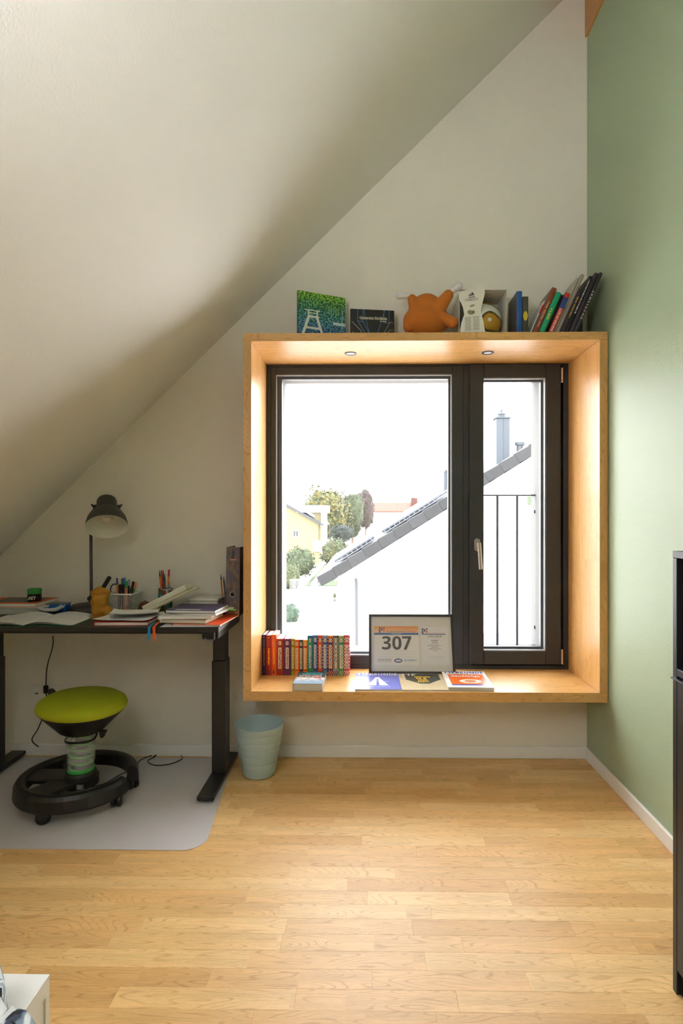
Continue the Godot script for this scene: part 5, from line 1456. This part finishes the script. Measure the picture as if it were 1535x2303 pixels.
	for q in [[cert, 0.625, 0.238], [bib, 0.12, 0.222]]:
		st = begin()
		for r in [[0.0, 0.0, 0.022, 0.035], [0.026, 0.012, 0.018, 0.05], [0.0, 0.042, 0.02, 0.05], [0.05, 0.0, 0.02, 0.025]]: span(st, Vector3(fx.call(q[1] + r[0]), fy.call(q[2] + r[1] + r[3]), -0.0024), Vector3(fx.call(q[1] + r[0] + r[2]), fy.call(q[2] + r[1]), -0.0020))
		obj("tower_emblem", st, mat(rgb(84, 100, 130), 0.6), q[0])
		st = begin(); span(st, Vector3(fx.call(q[1] + 0.05), fy.call(q[2] + 0.082), -0.0024), Vector3(fx.call(q[1] + 0.068), fy.call(q[2] + 0.035), -0.0020)); obj("orange_emblem", st, mat(rgb(226, 120, 70), 0.6), q[0])
	st = begin(); span(st, Vector3(fx.call(0.628), fy.call(0.346), -0.0024), Vector3(fx.call(0.905), fy.call(0.331), -0.0021)); obj("blue_band", st, mat(rgb(62, 96, 160), 0.6), cert)
	text(cert, "Sommernachtslauf München", W * 0.20, hf * 0.012, T.call(0.802, 0.316), mat(rgb(200, 130, 100), 0.6), "Droid Sans")
	text(cert, "URKUNDE", W * 0.170, hf * 0.040, T.call(0.776, 0.376), mat(rgb(96, 98, 104), 0.6), "Droid Sans")
	var ink = mat(rgb(90, 90, 94), 0.6)
	for q in [[0.085, 0.500], [0.165, 0.530], [0.085, 0.558], [0.14, 0.586], [0.05, 0.614]]:
		marks(cert, W * q[0], hf * 0.013, T.call(0.776, q[1]), ink, int(q[1] * 1000))
	for q in [[0.085, 0.443], [0.06, 0.471]]:
		st = begin()
		for k in 5: span(st, Vector3(fx.call(0.776 - q[0] / 2 + k * q[0] / 5.0), fy.call(q[1] + 0.006), -0.0024), Vector3(fx.call(0.776 - q[0] / 2 + (k + 0.8) * q[0] / 5.0), fy.call(q[1] - 0.006), -0.0021))
		obj("name_line", st, ink, cert)
	st = begin(); span(st, Vector3(fx.call(0.68), fy.call(0.724), -0.0024), Vector3(fx.call(0.885), fy.call(0.7215), -0.0022)); obj("ruled_line", st, grey, cert)
	var pic = begin(); span(pic, Vector3(-wf / 2 + 0.0125, 0.0125, -0.0012), Vector3(wf / 2 - 0.0125, hf - 0.0125, 0.0)); obj("pane", pic, glass(), fr)

# ---------------------------------------------------------------- things on top of the oak box
func shelf_things():
	var st
	var Y = TOPY
	# --- picture board
	var a = at(669, 652, 2.66); var b = at(776, 671, 2.762)
	var dir = Vector3(b.x - a.x, 0, b.z - a.z); var w = dir.length(); dir = dir.normalized()
	var hh = a.y - Y
	var pb = thing("picture_board", "green and blue printed board with a bridge tower on the shelf", "picture", Vector3(a.x, Y, a.z), Basis(dir, Vector3.UP, dir.cross(Vector3.UP)))
	var im = Image.create(160, 144, false, Image.FORMAT_RGB8)
	var n1 = noise(91, 0.05, 4); var n2 = noise(92, 0.11, 3)
	for y in 144:
		for x in 160:
			var v = y / 143.0 + n1.get_noise_2d(x, y) * 0.12
			var c = rgb(120, 186, 30).lerp(rgb(34, 104, 72), clamp(v * 3.0, 0, 1)).lerp(rgb(60, 150, 160), clamp(v * 3.0 - 0.9, 0, 1)).lerp(rgb(36, 84, 140), clamp(v * 2.6 - 1.3, 0, 1))
			var k = n2.get_noise_2d(x, y * 1.4)
			c = c.darkened(clamp(k * 1.3, 0, 0.6)) if k > 0 else c.lightened(clamp(-k * 0.8, 0, 0.4))
			im.set_pixel(x, y, c)
	for i in 7: im.fill_rect(Rect2i(12 + i * 8, 26, 2, 22), rgb(90, 170, 120))
	for i in 5: im.fill_rect(Rect2i(102 + i * 8, 38, 3, 22), rgb(130, 180, 110))
	im.fill_rect(Rect2i(118, 82, 42, 9), rgb(206, 220, 220)); im.fill_rect(Rect2i(148, 40, 2, 60), rgb(170, 206, 200))
	for y in range(70, 144):       # bridge tower
		var k = (y - 70) / 74.0
		im.fill_rect(Rect2i(int(34 - 26 * k), y, 9, 1), rgb(226, 226, 214)); im.fill_rect(Rect2i(int(58 + 26 * k), y, 9, 1), rgb(226, 226, 214))
	for y in range(54, 72): im.fill_rect(Rect2i(33, y, 5, 1), rgb(220, 222, 212)); im.fill_rect(Rect2i(62, y, 5, 1), rgb(220, 222, 212))
	for q in [[22, 54, 52, 3], [34, 62, 32, 3], [32, 72, 38, 6], [22, 106, 56, 7], [46, 124, 8, 20]]: im.fill_rect(Rect2i(q[0], q[1], q[2], q[3]), rgb(226, 226, 214))
	im.fill_rect(Rect2i(118, 116, 10, 20), rgb(24, 28, 34)); im.fill_rect(Rect2i(122, 128, 16, 16), rgb(190, 206, 214))
	st = begin(); quad(st, Vector3(0, 0, 0.0002), Vector3(w, 0, 0.0002), Vector3(w, hh, 0.0002), Vector3(0, hh, 0.0002), dir.cross(Vector3.UP) * 0 + Vector3(0, 0, 1)); obj("print", st, printed(im, 0.4), pb)
	st = begin(); span(st, Vector3(0, 0, -0.012), Vector3(w, hh, 0.0), 0.001); obj("board", st, mat(rgb(60, 90, 70), 0.5), pb)
	# --- black school yearbook
	a = at(788, 694, 2.735); b = at(886, 697, 2.765)
	dir = Vector3(b.x - a.x, 0, b.z - a.z); w = dir.length(); dir = dir.normalized(); hh = a.y - Y
	var yb = thing("school_yearbook", "black landscape book with blue and beige line drawings on the shelf", "book", Vector3(a.x, Y, a.z), Basis(dir, Vector3.UP, dir.cross(Vector3.UP)))
	st = begin(); span(st, Vector3(0, 0, -0.0025), Vector3(w, hh, 0), 0.0008); span(st, Vector3(0, 0, -0.016), Vector3(w, hh, -0.0135), 0.0008); span(st, Vector3(-0.001, 0, -0.016), Vector3(0.002, hh, 0), 0.0008); obj("cover", st, mat(rgb(24, 23, 25), 0.45), yb)
	st = begin(); span(st, Vector3(0.002, 0.003, -0.0135), Vector3(w - 0.003, hh - 0.003, -0.0025)); obj("pages", st, mat(rgb(232, 228, 218), 0.9), yb)
	for q in [[rgb(96, 150, 206), [[[0.16, 1.0], [0.16, 0.64], [0.28, 0.62], [0.28, 1.0]], [[0.16, 0.64], [0.46, 0.0]], [[0.28, 0.62], [0.42, 0.3], [0.3, 1.0]], [[0.42, 0.3], [0.5, 0.0]], [[0.78, 1.0], [0.62, 0.3], [0.56, 0.0]], [[0.76, 1.0], [0.76, 0.62], [0.88, 0.62], [0.88, 1.0]], [[0.62, 0.3], [0.7, 0.28], [0.54, 0.0]]]], [rgb(196, 180, 140), [[[0.03, 0.62], [0.24, 0.34], [0.24, 0.12], [0.04, 0.3]], [[0.98, 0.62], [0.9, 0.64], [0.78, 0.34], [0.78, 0.22], [0.98, 0.2]], [[0.98, 0.4], [0.9, 0.4], [0.78, 0.22]], [[0.78, 0.34], [0.58, 0.02]], [[0.02, 0.1], [0.22, 0.1]], [[0.25, 0.0], [0.25, 0.05], [0.42, 0.04]]]]]:
		for line in q[1]:
			st = begin()
			for i in line.size() - 1:
				var p0 = Vector3(line[i][0] * w, line[i][1] * hh, 0.0003); var p1 = Vector3(line[i + 1][0] * w, line[i + 1][1] * hh, 0.0003)
				var sd = (p1 - p0).cross(Vector3(0, 0, 1)).normalized() * 0.0009
				quad(st, p0 - sd, p0 + sd, p1 + sd, p1 - sd, Vector3(0, 0, 1))
			obj("line_print", st, mat(q[0], 0.5), yb)
	text(yb, "Gymnasium Kirchheim", w * 0.63, hh * 0.115, Transform3D(Basis(), Vector3(w * 0.52, hh * 0.73, 0.0004)), mat(rgb(236, 226, 196), 0.5), "Droid Serif", true)
	marks(yb, w * 0.16, hh * 0.035, Transform3D(Basis(), Vector3(w * 0.75, hh * 0.655, 0.0004)), mat(rgb(206, 196, 170), 0.5), 6)
	# --- plush roast chicken
	var D = 2.725
	var c0 = at(958, 747, D); c0.y = Y
	var pl = thing("plush_chicken", "orange-brown plush roast chicken with white leg bones", "soft toy", c0)
	var L = func(px, py, d): return at(px, py, d) - c0
	var caps = []
	for q in [[955, 718, 2.735, 958, 700, 2.735, 46, 38], [960, 700, 2.735, 962, 686, 2.735, 30, 22], [930, 722, 2.73, 985, 722, 2.73, 24, 26], [938, 702, 2.70, 926, 672, 2.70, 19, 10], [982, 698, 2.69, 1007, 664, 2.69, 18, 12], [917, 728, 2.70, 917, 736, 2.70, 11, 11], [994, 712, 2.675, 1016, 725, 2.675, 10, 13]]:
		caps.append([L.call(q[0], q[1], q[2]), L.call(q[3], q[4], q[5]), q[6] * 2.7 / F, q[7] * 2.7 / F])
	st = begin(); blob(st, caps, 0.006, 0.010)
	var pm = mat(rgb(196, 112, 36), 0.95)
	pm = pm.duplicate(); pm.rim_enabled = true; pm.rim = 0.4
	obj("body", st, pm, pl)
	for q in [[[920, 664], [908, 665], [897, 664], 2.70], [[1010, 660], [1018, 653], [1030, 645], 2.69]]:
		st = begin(); blob(st, [[L.call(q[0][0], q[0][1], q[3]), L.call(q[1][0], q[1][1], q[3]), 0.012, 0.012], [L.call(q[1][0], q[1][1], q[3]), L.call(q[2][0], q[2][1], q[3]), 0.012, 0.020]], 0.005, 0.01); obj("leg_bone", st, mat(rgb(226, 222, 220), 0.95), pl)
	# --- ball in its open carton
	var d0 = 2.655
	var q0 = at(1032, 747, d0); q0.y = Y
	var ct = thing("ball_carton", "open cream carton with a waisted printed front panel", "carton", q0)
	var card = mat(rgb(222, 217, 202), 0.7); var inner = card
	var cw = at(1139, 747, d0).x - q0.x; var ch = at(0, 654, d0).y - Y
	st = begin(); span(st, Vector3(0, 0, -0.188), Vector3(cw, 0.0015, 0)); obj("bottom", st, card, ct)
	st = begin(); span(st, Vector3(cw - 0.0015, 0, -0.188), Vector3(cw, ch - 0.01, 0)); obj("side_panel", st, card, ct)
	st = begin(); span(st, Vector3(0, 0, -0.188), Vector3(0.0015, ch - 0.02, 0)); obj("side_panel", st, card, ct)
	st = begin(); span(st, Vector3(0, 0, -0.1895), Vector3(cw, ch - 0.01, -0.188)); obj("back_panel", st, inner, ct)
	st = begin(); box(st, Vector3(cw * 0.52, ch - 0.008, -0.094), Vector3(cw * 0.98, 0.0015, 0.186), 0.0, Basis(Vector3.RIGHT, 0.0)); obj("top_panel", st, inner, ct)
	var fp = []                    # waisted front panel
	var pxl = [[1033, 747], [1036, 728], [1043, 708], [1040, 690], [1031, 672], [1031, 657]]
	var pxr = [[1090, 642], [1089, 662], [1082, 690], [1080, 702], [1086, 722], [1090, 747]]
	for q in pxl + pxr:
		var p = at(q[0], q[1], d0) - q0
		fp.append(Vector2(p.x, max(p.y, 0.0)))
	st = begin(); prism(st, fp, 0.0015, Transform3D(Basis(), Vector3(0, 0, 0.002))); var fpan = obj("front_panel", st, mat(rgb(232, 228, 214), 0.6), ct)
	var ink = mat(rgb(60, 56, 50), 0.6)
	var FT = func(px, py, r = 0.0):
		var p = at(px, py, d0) - q0
		return Transform3D(Basis(Vector3(0, 0, 1), r), Vector3(p.x, p.y, 0.0030))
	var U = d0 / F
	st = begin()
	var lg = FT.call(1059, 663, 0.17)
	for i in 3:
		var x = (i - 1) * 4.4 * U
		var hb = [2.2, 4.4, 6.6][i] * U
		prism(st, [Vector2(x - 1.8 * U, -2.5 * U), Vector2(x + 1.8 * U, -2.5 * U), Vector2(x + 1.2 * U - 0.6 * U * i, hb - 2.5 * U), Vector2(x - 1.7 * U - 0.9 * U * i, hb - 1.6 * U)], 0.0003, lg)
	obj("three_bar_logo", st, ink, fpan)
	text(fpan, "adidas", 15.0 * U, 4.0 * U, FT.call(1060, 668.5, 0.15), ink, "Droid Sans", true)
	text(fpan, "+TEAMGEIST", 31.0 * U, 5.0 * U, FT.call(1059, 674.5, 0.10), ink, "Droid Sans")
	st = begin()
	for i in 14: box(st, (FT.call(1052 - (i % 3) * 0.3, 714.5 + i * 2.2)).origin, Vector3(15.0 * U - (i % 4) * 0.9 * U, 0.9 * U, 0.0003), 0.0, Basis(Vector3(0, 0, 1), 0.06)); box(st, (FT.call(1070, 712.5 + i * 2.3)).origin, Vector3(15.5 * U - (i % 3) * 1.2 * U, 0.9 * U, 0.0003), 0.0, Basis(Vector3(0, 0, 1), 0.06))
	obj("small_print", st, mat(rgb(150, 146, 134), 0.7), fpan)
	st = begin()
	for q in [[1061, 697, 9.0, 6.0, 0.5], [1057, 703, 7.0, 5.0, -0.3], [1064, 702, 2.6, 3.8, 0.2], [1061, 688, 6.0, 2.2, 0.3]]:
		var pl2 = []
		for k in 20: pl2.append(Vector2(cos(TAU * k / 20) * q[2] * U, sin(TAU * k / 20) * q[3] * U).rotated(q[4]))
		if q[2] < 8: prism(st, pl2, 0.0003, FT.call(q[0], q[1]))
	obj("ball_drawing", st, mat(rgb(150, 142, 110), 0.7), fpan)
	# the ball: white with gold blades edged in black
	var br = 0.0925
	var bc = Vector3(q0.x + cw - br - 0.004, Y + br + 0.0016, q0.z - 0.0940)
	var bl = thing("football", "white football with gold blade shapes edged in black inside the carton", "ball", bc)
	st = begin()
	var nu = 150; var nv = 100
	var dabs = []
	var shapes = [[Vector3(0.25, -0.25, 0.93).normalized(), Vector3(0.85, -0.35, 0.3).normalized(), 0.46, 0.26], [Vector3(0.65, 0.75, 0.35).normalized(), Vector3(0.2, 0.95, 0.4).normalized(), 0.26, 0.34], [Vector3(-0.75, -0.1, 0.65).normalized(), Vector3(-0.9, 0.4, 0.2).normalized(), 0.4, 0.25], [Vector3(0.1, -0.2, -1).normalized(), Vector3(0.7, 0.2, -0.7).normalized(), 0.4, 0.25], [Vector3(-0.5, 0.6, -0.6).normalized(), Vector3(0, 1, -0.2).normalized(), 0.35, 0.25]]
	for s in shapes:
		for k in 5: dabs.append([s[0].slerp(s[1], k / 4.0), lerp(s[2], s[3], k / 4.0)])
	var colour = func(p):
		var best = 9.0
		for s in dabs: best = min(best, acos(clamp(p.dot(s[0]), -1, 1)) - s[1])
		if best < -0.07: return lin(196, 146, 44)
		if best < -0.045: return lin(110, 78, 30)
		if best < -0.02: return lin(196, 146, 44)
		if best < 0.06: return lin(44, 36, 28)
		if best < 0.08: return lin(206, 186, 110)
		return lin(224, 222, 212)
	for i in nu:
		for j in nv:
			var q = []
			for k in [[0, 0], [1, 0], [1, 1], [0, 1]]:
				var u = TAU * (i + k[0]) / nu; var v = PI * (j + k[1]) / nv
				q.append(Vector3(cos(u) * sin(v), cos(v), sin(u) * sin(v)))
			for f in [[0, 2, 1], [0, 3, 2]]:
				if (q[f[1]] - q[f[0]]).cross(q[f[2]] - q[f[0]]).length() < 1e-7: continue
				var g = f
				if (q[f[1]] - q[f[0]]).cross(q[f[2]] - q[f[0]]).dot(q[f[0]]) > 0: g = [f[0], f[2], f[1]]
				for x in g: st.set_normal(q[x]); st.set_color(colour.call(q[x])); st.add_vertex(q[x] * br)
	var bmat = StandardMaterial3D.new(); bmat.vertex_color_use_as_albedo = true; bmat.roughness = 0.35
	obj("cover", st, bmat, bl)
	st = begin(); box(st, Vector3(0.018, -0.016, 0.0898), Vector3(0.018, 0.015, 0.001), 0.0, Basis(Vector3.UP, 0.3) * Basis(Vector3.RIGHT, 0.22)); obj("sticker", st, mat(rgb(226, 224, 216), 0.5), bl)
	# --- books to the right: foot px, head px, thickness px, depth front, book depth, cover, lettering
	var BK = [
		["blue paperback standing upright beside the ball carton", 1161, 1161.5, 655, 12, 2.625, 0.150, rgb(30, 84, 160), rgb(90, 84, 80), "", rgb(200, 220, 240)],
		["charcoal book with a yellow shield label", 1174, 1174.5, 667, 13, 2.640, 0.130, rgb(70, 68, 58), rgb(80, 78, 66), "", rgb(214, 190, 50)],
		["thin pale grey booklet with a red stripe leaning over", 1189, 1206, 677, 4, 2.635, 0.120, rgb(190, 192, 194), rgb(196, 198, 200), "", rgb(200, 50, 50)],
		["rust brown leaning book with white capitals", 1194, 1232, 650, 12, 2.620, 0.170, rgb(136, 60, 30), rgb(112, 108, 90), "OPA, ERZÄHL MAL!", rgb(226, 206, 180)],
		["emerald green leaning book", 1206, 1241, 660, 13, 2.615, 0.140, rgb(20, 156, 108), rgb(24, 140, 100), "~", rgb(226, 206, 80)],
		["dark green leaning book behind the red one", 1219, 1255, 664, 7, 2.640, 0.150, rgb(50, 64, 48), rgb(60, 70, 54), "", rgb(90, 100, 80)],
		["red and blue leaning novel with white title", 1226, 1262, 661, 11, 2.612, 0.135, rgb(214, 48, 36), rgb(60, 56, 54), "ALLEIN AUF DEM MEER", rgb(240, 226, 214)],
		["leaning pale magazine with grey back beside the red novel", 1237.5, 1288, 627, 6, 2.630, 0.140, rgb(176, 168, 152), rgb(180, 172, 158), "", rgb(150, 110, 90)],
		["tallest leaning pale magazine in the row", 1244, 1300, 619, 8, 2.630, 0.140, rgb(160, 152, 138), rgb(170, 162, 150), "", rgb(200, 190, 176)],
		["dark violet leaning booklet with gold lettering", 1252.5, 1292, 654, 9, 2.612, 0.150, rgb(50, 38, 50), rgb(54, 44, 52), "~", rgb(206, 160, 60)],
		["black leaning book with bold white lettering", 1262, 1314, 623, 8, 2.616, 0.155, rgb(28, 27, 30), rgb(40, 38, 40), "~", rgb(214, 210, 206)],
		["plum black leaning book with faint lettering", 1270.5, 1325, 616, 9, 2.612, 0.155, rgb(52, 42, 52), rgb(50, 44, 50), "", rgb(120, 96, 110)],
		["black leaning book with widely spaced white title", 1280, 1335, 615, 8, 2.608, 0.155, rgb(44, 42, 44), rgb(50, 46, 48), "A R M S T R O N G", rgb(206, 200, 196)]]
	var last = -9.0
	for i in BK.size():
		var k = BK[i]
		var dd = k[5]
		var foot = at(k[1], 744, dd); var head = at(k[2], k[3], dd)
		foot.y = Y
		foot.x = max(foot.x, last + 0.0015)
		if i >= 2: head.x = foot.x + (head.y - Y) * tan(0.415)
		var dv = Vector3(head.x - foot.x, head.y - foot.y, 0); var ln = dv.length(); dv = dv.normalized()
		var th = k[4] * dd / F * dv.y
		var ang = atan2(dv.x, dv.y)
		last = foot.x + th / max(dv.y, 0.3)
		var R = Basis(Vector3(0, 0, 1), -ang)
		# the lower right corner rests on the board
		var corner = Vector3(foot.x + th / max(dv.y, 0.3), Y, -dd)
		var centre = corner + R * Vector3(-th * 0.5, ln * 0.5 - 0.0, -k[6] * 0.5)
		var bk = book("leaning_book" if ang > 0.1 else "upright_book", k[0] + " on the oak shelf", "book", Vector3(th, ln, k[6]), mat(k[8], 0.45), mat(k[7], 0.45), centre, R, "books at the right end of the oak shelf")
		if k[9] != "":
			var tw = ln * {3: 0.56, 4: 0.28, 6: 0.62, 9: 0.5, 10: 0.6, 12: 0.48}[i]
			var down = i in [6, 12]
			var tp = Transform3D(Basis(Vector3(0, 0, 1), -PI / 2 if down else PI / 2), Vector3(0, {3: -0.02, 4: -0.01, 6: -0.04, 9: 0.02, 10: 0.03, 12: -0.01}[i] * ln / 0.22, k[6] * 0.5 + 0.0016))
			if k[9] == "~": marks(bk, tw, th * 0.45, tp, mat(k[10], 0.5), i)
			else: text(bk, k[9], tw, th * 0.5, tp, mat(k[10], 0.5), "Droid Sans", i != 3)
		elif i == 1:
			st = begin()
			var sh = []
			for m in 24:
				var aa = TAU * m / 24
				sh.append(Vector2(cos(aa) * th * 0.38 * (1.0 + 0.06 * cos(4 * aa)), sin(aa) * 0.022))
			prism(st, sh, 0.0006, Transform3D(Basis(), Vector3(0, -0.002, k[6] * 0.5 + 0.0018))); obj("shield_label", st, mat(k[10], 0.5), bk)
		elif i == 2:
			st = begin(); span(st, Vector3(-th * 0.4, 0.02, k[6] * 0.5 + 0.001), Vector3(th * 0.4, ln * 0.38, k[6] * 0.5 + 0.002)); obj("red_stripe", st, mat(k[10], 0.5), bk)
		if i == 6:
			st = begin(); span(st, Vector3(-th * 0.5, ln * 0.10, k[6] * 0.5 + 0.0010), Vector3(th * 0.5, ln * 0.38, k[6] * 0.5 + 0.0022)); obj("blue_field", st, mat(rgb(34, 66, 150), 0.45), bk)
	# slate-coloured folders standing in the corner behind the leaning books
	for q in [[1300, 1308, 676, rgb(52, 60, 62), "dark slate folder upright in the corner behind the leaning books"], [1309, 1314, 662, rgb(206, 200, 180), "cream folder upright in the corner against the green wall"]]:
		var p0 = at(q[0], 744, 2.785); var p1 = at(q[1], q[2], 2.785)
		var fo = thing("upright_folder", q[4], "folder", Vector3(p0.x, Y, -2.785))
		st = begin(); span(st, Vector3(0, 0, -0.06), Vector3(p1.x - p0.x, p1.y - Y, 0), 0.001); obj("sleeve", st, mat(q[3], 0.6), fo)
		st = begin(); span(st, Vector3(0.001, 0.004, 0.0), Vector3(p1.x - p0.x - 0.001, p1.y - Y - 0.004, 0.0008)); obj("paper_edge", st, mat(q[3].lightened(0.15), 0.8), fo)

# ---------------------------------------------------------------- cabinet at the right edge, white chest and duvet at the left
func near_things():
	var st
	var fc = on(1512, 2225, 0.0)                 # far corner of the cabinet's front on the floor
	var top = 1.2 - (1238 - CY) / F * -fc.z
	var m = mat(rgb(36, 36, 38), 0.4)
	var zc = fc.z; var zn = zc + 0.80             # along the green wall towards the camera
	var cab = thing("black_cabinet", "black open-topped cabinet with a door against the green wall", "cabinet", Vector3(fc.x, 0, zc))
	var dp = XR - 0.016 - fc.x; var ln = 0.80
	var t = 0.018
	for z in [0.0, ln - t]:
		st = begin(); span(st, Vector3(0, 0.0, z), Vector3(dp, top - t, z + t), 0.001); obj("side_panel", st, m, cab)
	st = begin(); span(st, Vector3(-0.001, top - t, 0), Vector3(dp, top, ln), 0.0012); obj("top_panel", st, m, cab)
	var sh = at(1512, 1500, -zc).y
	st = begin(); span(st, Vector3(0, sh - t, t), Vector3(dp, sh, ln - t), 0.001); obj("shelf", st, m, cab)
	st = begin(); span(st, Vector3(dp - 0.006, 0.06, t), Vector3(dp, top - t, ln - t)); obj("back_panel", st, m, cab)
	st = begin(); span(st, Vector3(0.012, 0.0, t), Vector3(0.03, 0.06, ln - t)); obj("plinth", st, mat(rgb(28, 28, 30), 0.5), cab)
	st = begin(); span(st, Vector3(-0.0, 0.064, t + 0.002), Vector3(0.018, sh - t - 0.008, ln - t - 0.002), 0.001); var dr = obj("door", st, m, cab)
	st = begin(); span(st, Vector3(-0.010, sh - t - 0.008, t - 0.012), Vector3(0.012, sh - t - 0.005, ln - t), 0.0005); obj("grip_rail", st, mat(rgb(64, 66, 70), 0.35, 0.5), dr)
	var bl = thing("blue_box", "small dark blue box inside the black cabinet niche", "box", Vector3(fc.x + 0.03, sh + 0.0005, zc + 0.045))
	st = begin(); span(st, Vector3(0, 0.0, 0), Vector3(0.12, 0.042, 0.16), 0.003); obj("body", st, mat(rgb(44, 66, 120), 0.4), bl)
	st = begin(); span(st, Vector3(-0.001, 0.042, -0.001), Vector3(0.121, 0.048, 0.161), 0.002); obj("lid", st, mat(rgb(36, 54, 100), 0.4), bl)
	# uplighter added behind the camera in place of a flash bounced off the slope
	var fl = thing("flash_stand_in_lamp", "added standing uplighter with a white bowl, standing in for a bounced camera flash", "lamp", Vector3(-0.62, 0, 0.12))
	var lm = mat(rgb(214, 214, 212), 0.4, 0.3)
	st = begin(); lathe(st, [[0, 0.022], [0.03, 0.022], [0.13, 0.014], [0.135, 0.0], [0, 0]], 36); obj("base", st, lm, fl)
	st = begin(); tube(st, [Vector3(0, 0.02, 0), Vector3(0, 1.66, 0)], 0.011, 14); obj("pole", st, lm, fl)
	st = begin(); lathe(st, [[0.0, 1.655], [0.03, 1.66], [0.10, 1.69], [0.135, 1.73], [0.132, 1.73], [0.098, 1.695], [0.03, 1.667], [0, 1.665]], 40); obj("bowl", st, mat(rgb(236, 236, 234), 0.5), fl)
	var em = StandardMaterial3D.new(); em.albedo_color = Color(1, 1, 1); em.emission_enabled = true; em.emission = rgb(246, 249, 255); em.emission_energy_multiplier = 0.6
	st = begin(); lathe(st, [[0, 1.668], [0.012, 1.67], [0.026, 1.69], [0.03, 1.705], [0.024, 1.72], [0.012, 1.728], [0, 1.73]], 24); obj("bulb", st, em, fl)
	var ol = OmniLight3D.new(); ol.name = "flash_stand_in_light"; ol.light_color = rgb(246, 249, 255); ol.light_energy = 0.165; ol.light_size = 0.028; ol.omni_range = 12.0; ol.omni_attenuation = 2.0; ol.shadow_enabled = true
	fl.add_child(ol); ol.position = Vector3(0, 1.70, 0)
	# white chest
	var hy = 0.45
	var cc = on(112, 2190, hy)
	var wh = mat(rgb(238, 238, 236), 0.35)
	var chest = thing("white_chest", "white box-shaped bedside chest beside the bedding", "chest", Vector3(cc.x, 0, cc.z))
	st = begin(); span(st, Vector3(-0.55, hy - 0.03, 0), Vector3(0, hy, 0.40), 0.001); obj("top", st, wh, chest)
	st = begin(); span(st, Vector3(-0.018, 0, 0.0), Vector3(-0.0, hy - 0.0302, 0.012), 0.0008); span(st, Vector3(-0.02, 0, 0.012), Vector3(-0.002, hy - 0.0302, 0.40), 0.0008); obj("side", st, wh, chest)
	st = begin(); span(st, Vector3(-0.55, 0, 0.0), Vector3(-0.019, hy - 0.0302, 0.018), 0.0008); obj("back", st, wh, chest)
	st = begin(); span(st, Vector3(-0.55, 0.0, 0.02), Vector3(-0.53, hy - 0.0302, 0.40), 0.0008); obj("side", st, wh, chest)
	# crumpled duvet lying over the near corner of the chest
	var im = Image.create(256, 256, false, Image.FORMAT_RGB8)
	var na = noise(131, 0.018, 2); var nb = noise(132, 0.03, 3)
	for y in 256:
		for x in 256:
			var k = na.get_noise_2d(x, y); var l = nb.get_noise_2d(x, y)
			var c = rgb(222, 226, 228)
			if k > 0.12: c = rgb(126, 142, 160)
			if k > 0.30: c = rgb(66, 72, 92)
			if l > 0.30: c = rgb(34, 34, 40)
			if k < -0.25: c = rgb(160, 174, 184)
			im.set_pixel(x, y, c)
	var dm = printed(im, 0.9); dm.texture_repeat = true
	var du = thing("patterned_duvet", "crumpled grey, black and white patterned duvet on the white chest", "duvet", Vector3(0, hy, 0))
	st = begin()
	var edge = [at(0, 2150, 0.86), at(14, 2195, 0.84), at(18, 2222, 0.82), at(10, 2245, 0.80), at(22, 2258, 0.785), at(40, 2262, 0.775), at(62, 2280, 0.755), at(92, 2303, 0.735), at(110, 2330, 0.71)]
	var nz = noise(140, 9.0, 3)
	var n = 40; var mrow = 28
	var P = func(i, j):
		var f = float(i) / n * (edge.size() - 1); var e0 = int(min(f, edge.size() - 2))
		var e = edge[e0].lerp(edge[e0 + 1], f - e0)
		var x = e.x; var z = e.z
		var s = float(j) / mrow
		var inx = x - s * s * 0.42; var inz = z + s * s * 0.22
		var lift = max(e.y - hy, 0.012) * pow(sin(min(s * 9.0, 1.0) * PI * 0.5), 0.6) + 0.03 * nz.get_noise_2d(inx, inz) * min(s * 6.0, 1.0)
		return Vector3(inx, 0.004 + lift, inz)
	for i in n:
		for j in mrow:
			var a = P.call(i, j); var b = P.call(i + 1, j); var c = P.call(i + 1, j + 1); var d = P.call(i, j + 1)
			var nn = (b - a).cross(d - a).normalized()
			if nn.y < 0: nn = -nn
			var uv = [a, b, c, d].map(func(p): return Vector2(p.x + p.y, p.z + p.y) * 3.0)
			quad(st, a, b, c, d, nn, uv)
			if j == 0: quad(st, a, b, b - Vector3(0.01, 0.004, 0), a - Vector3(0.01, 0.004, 0), Vector3(1, 0, 0))
	st.index(); st.generate_normals()
	obj("cover", st, dm, du)
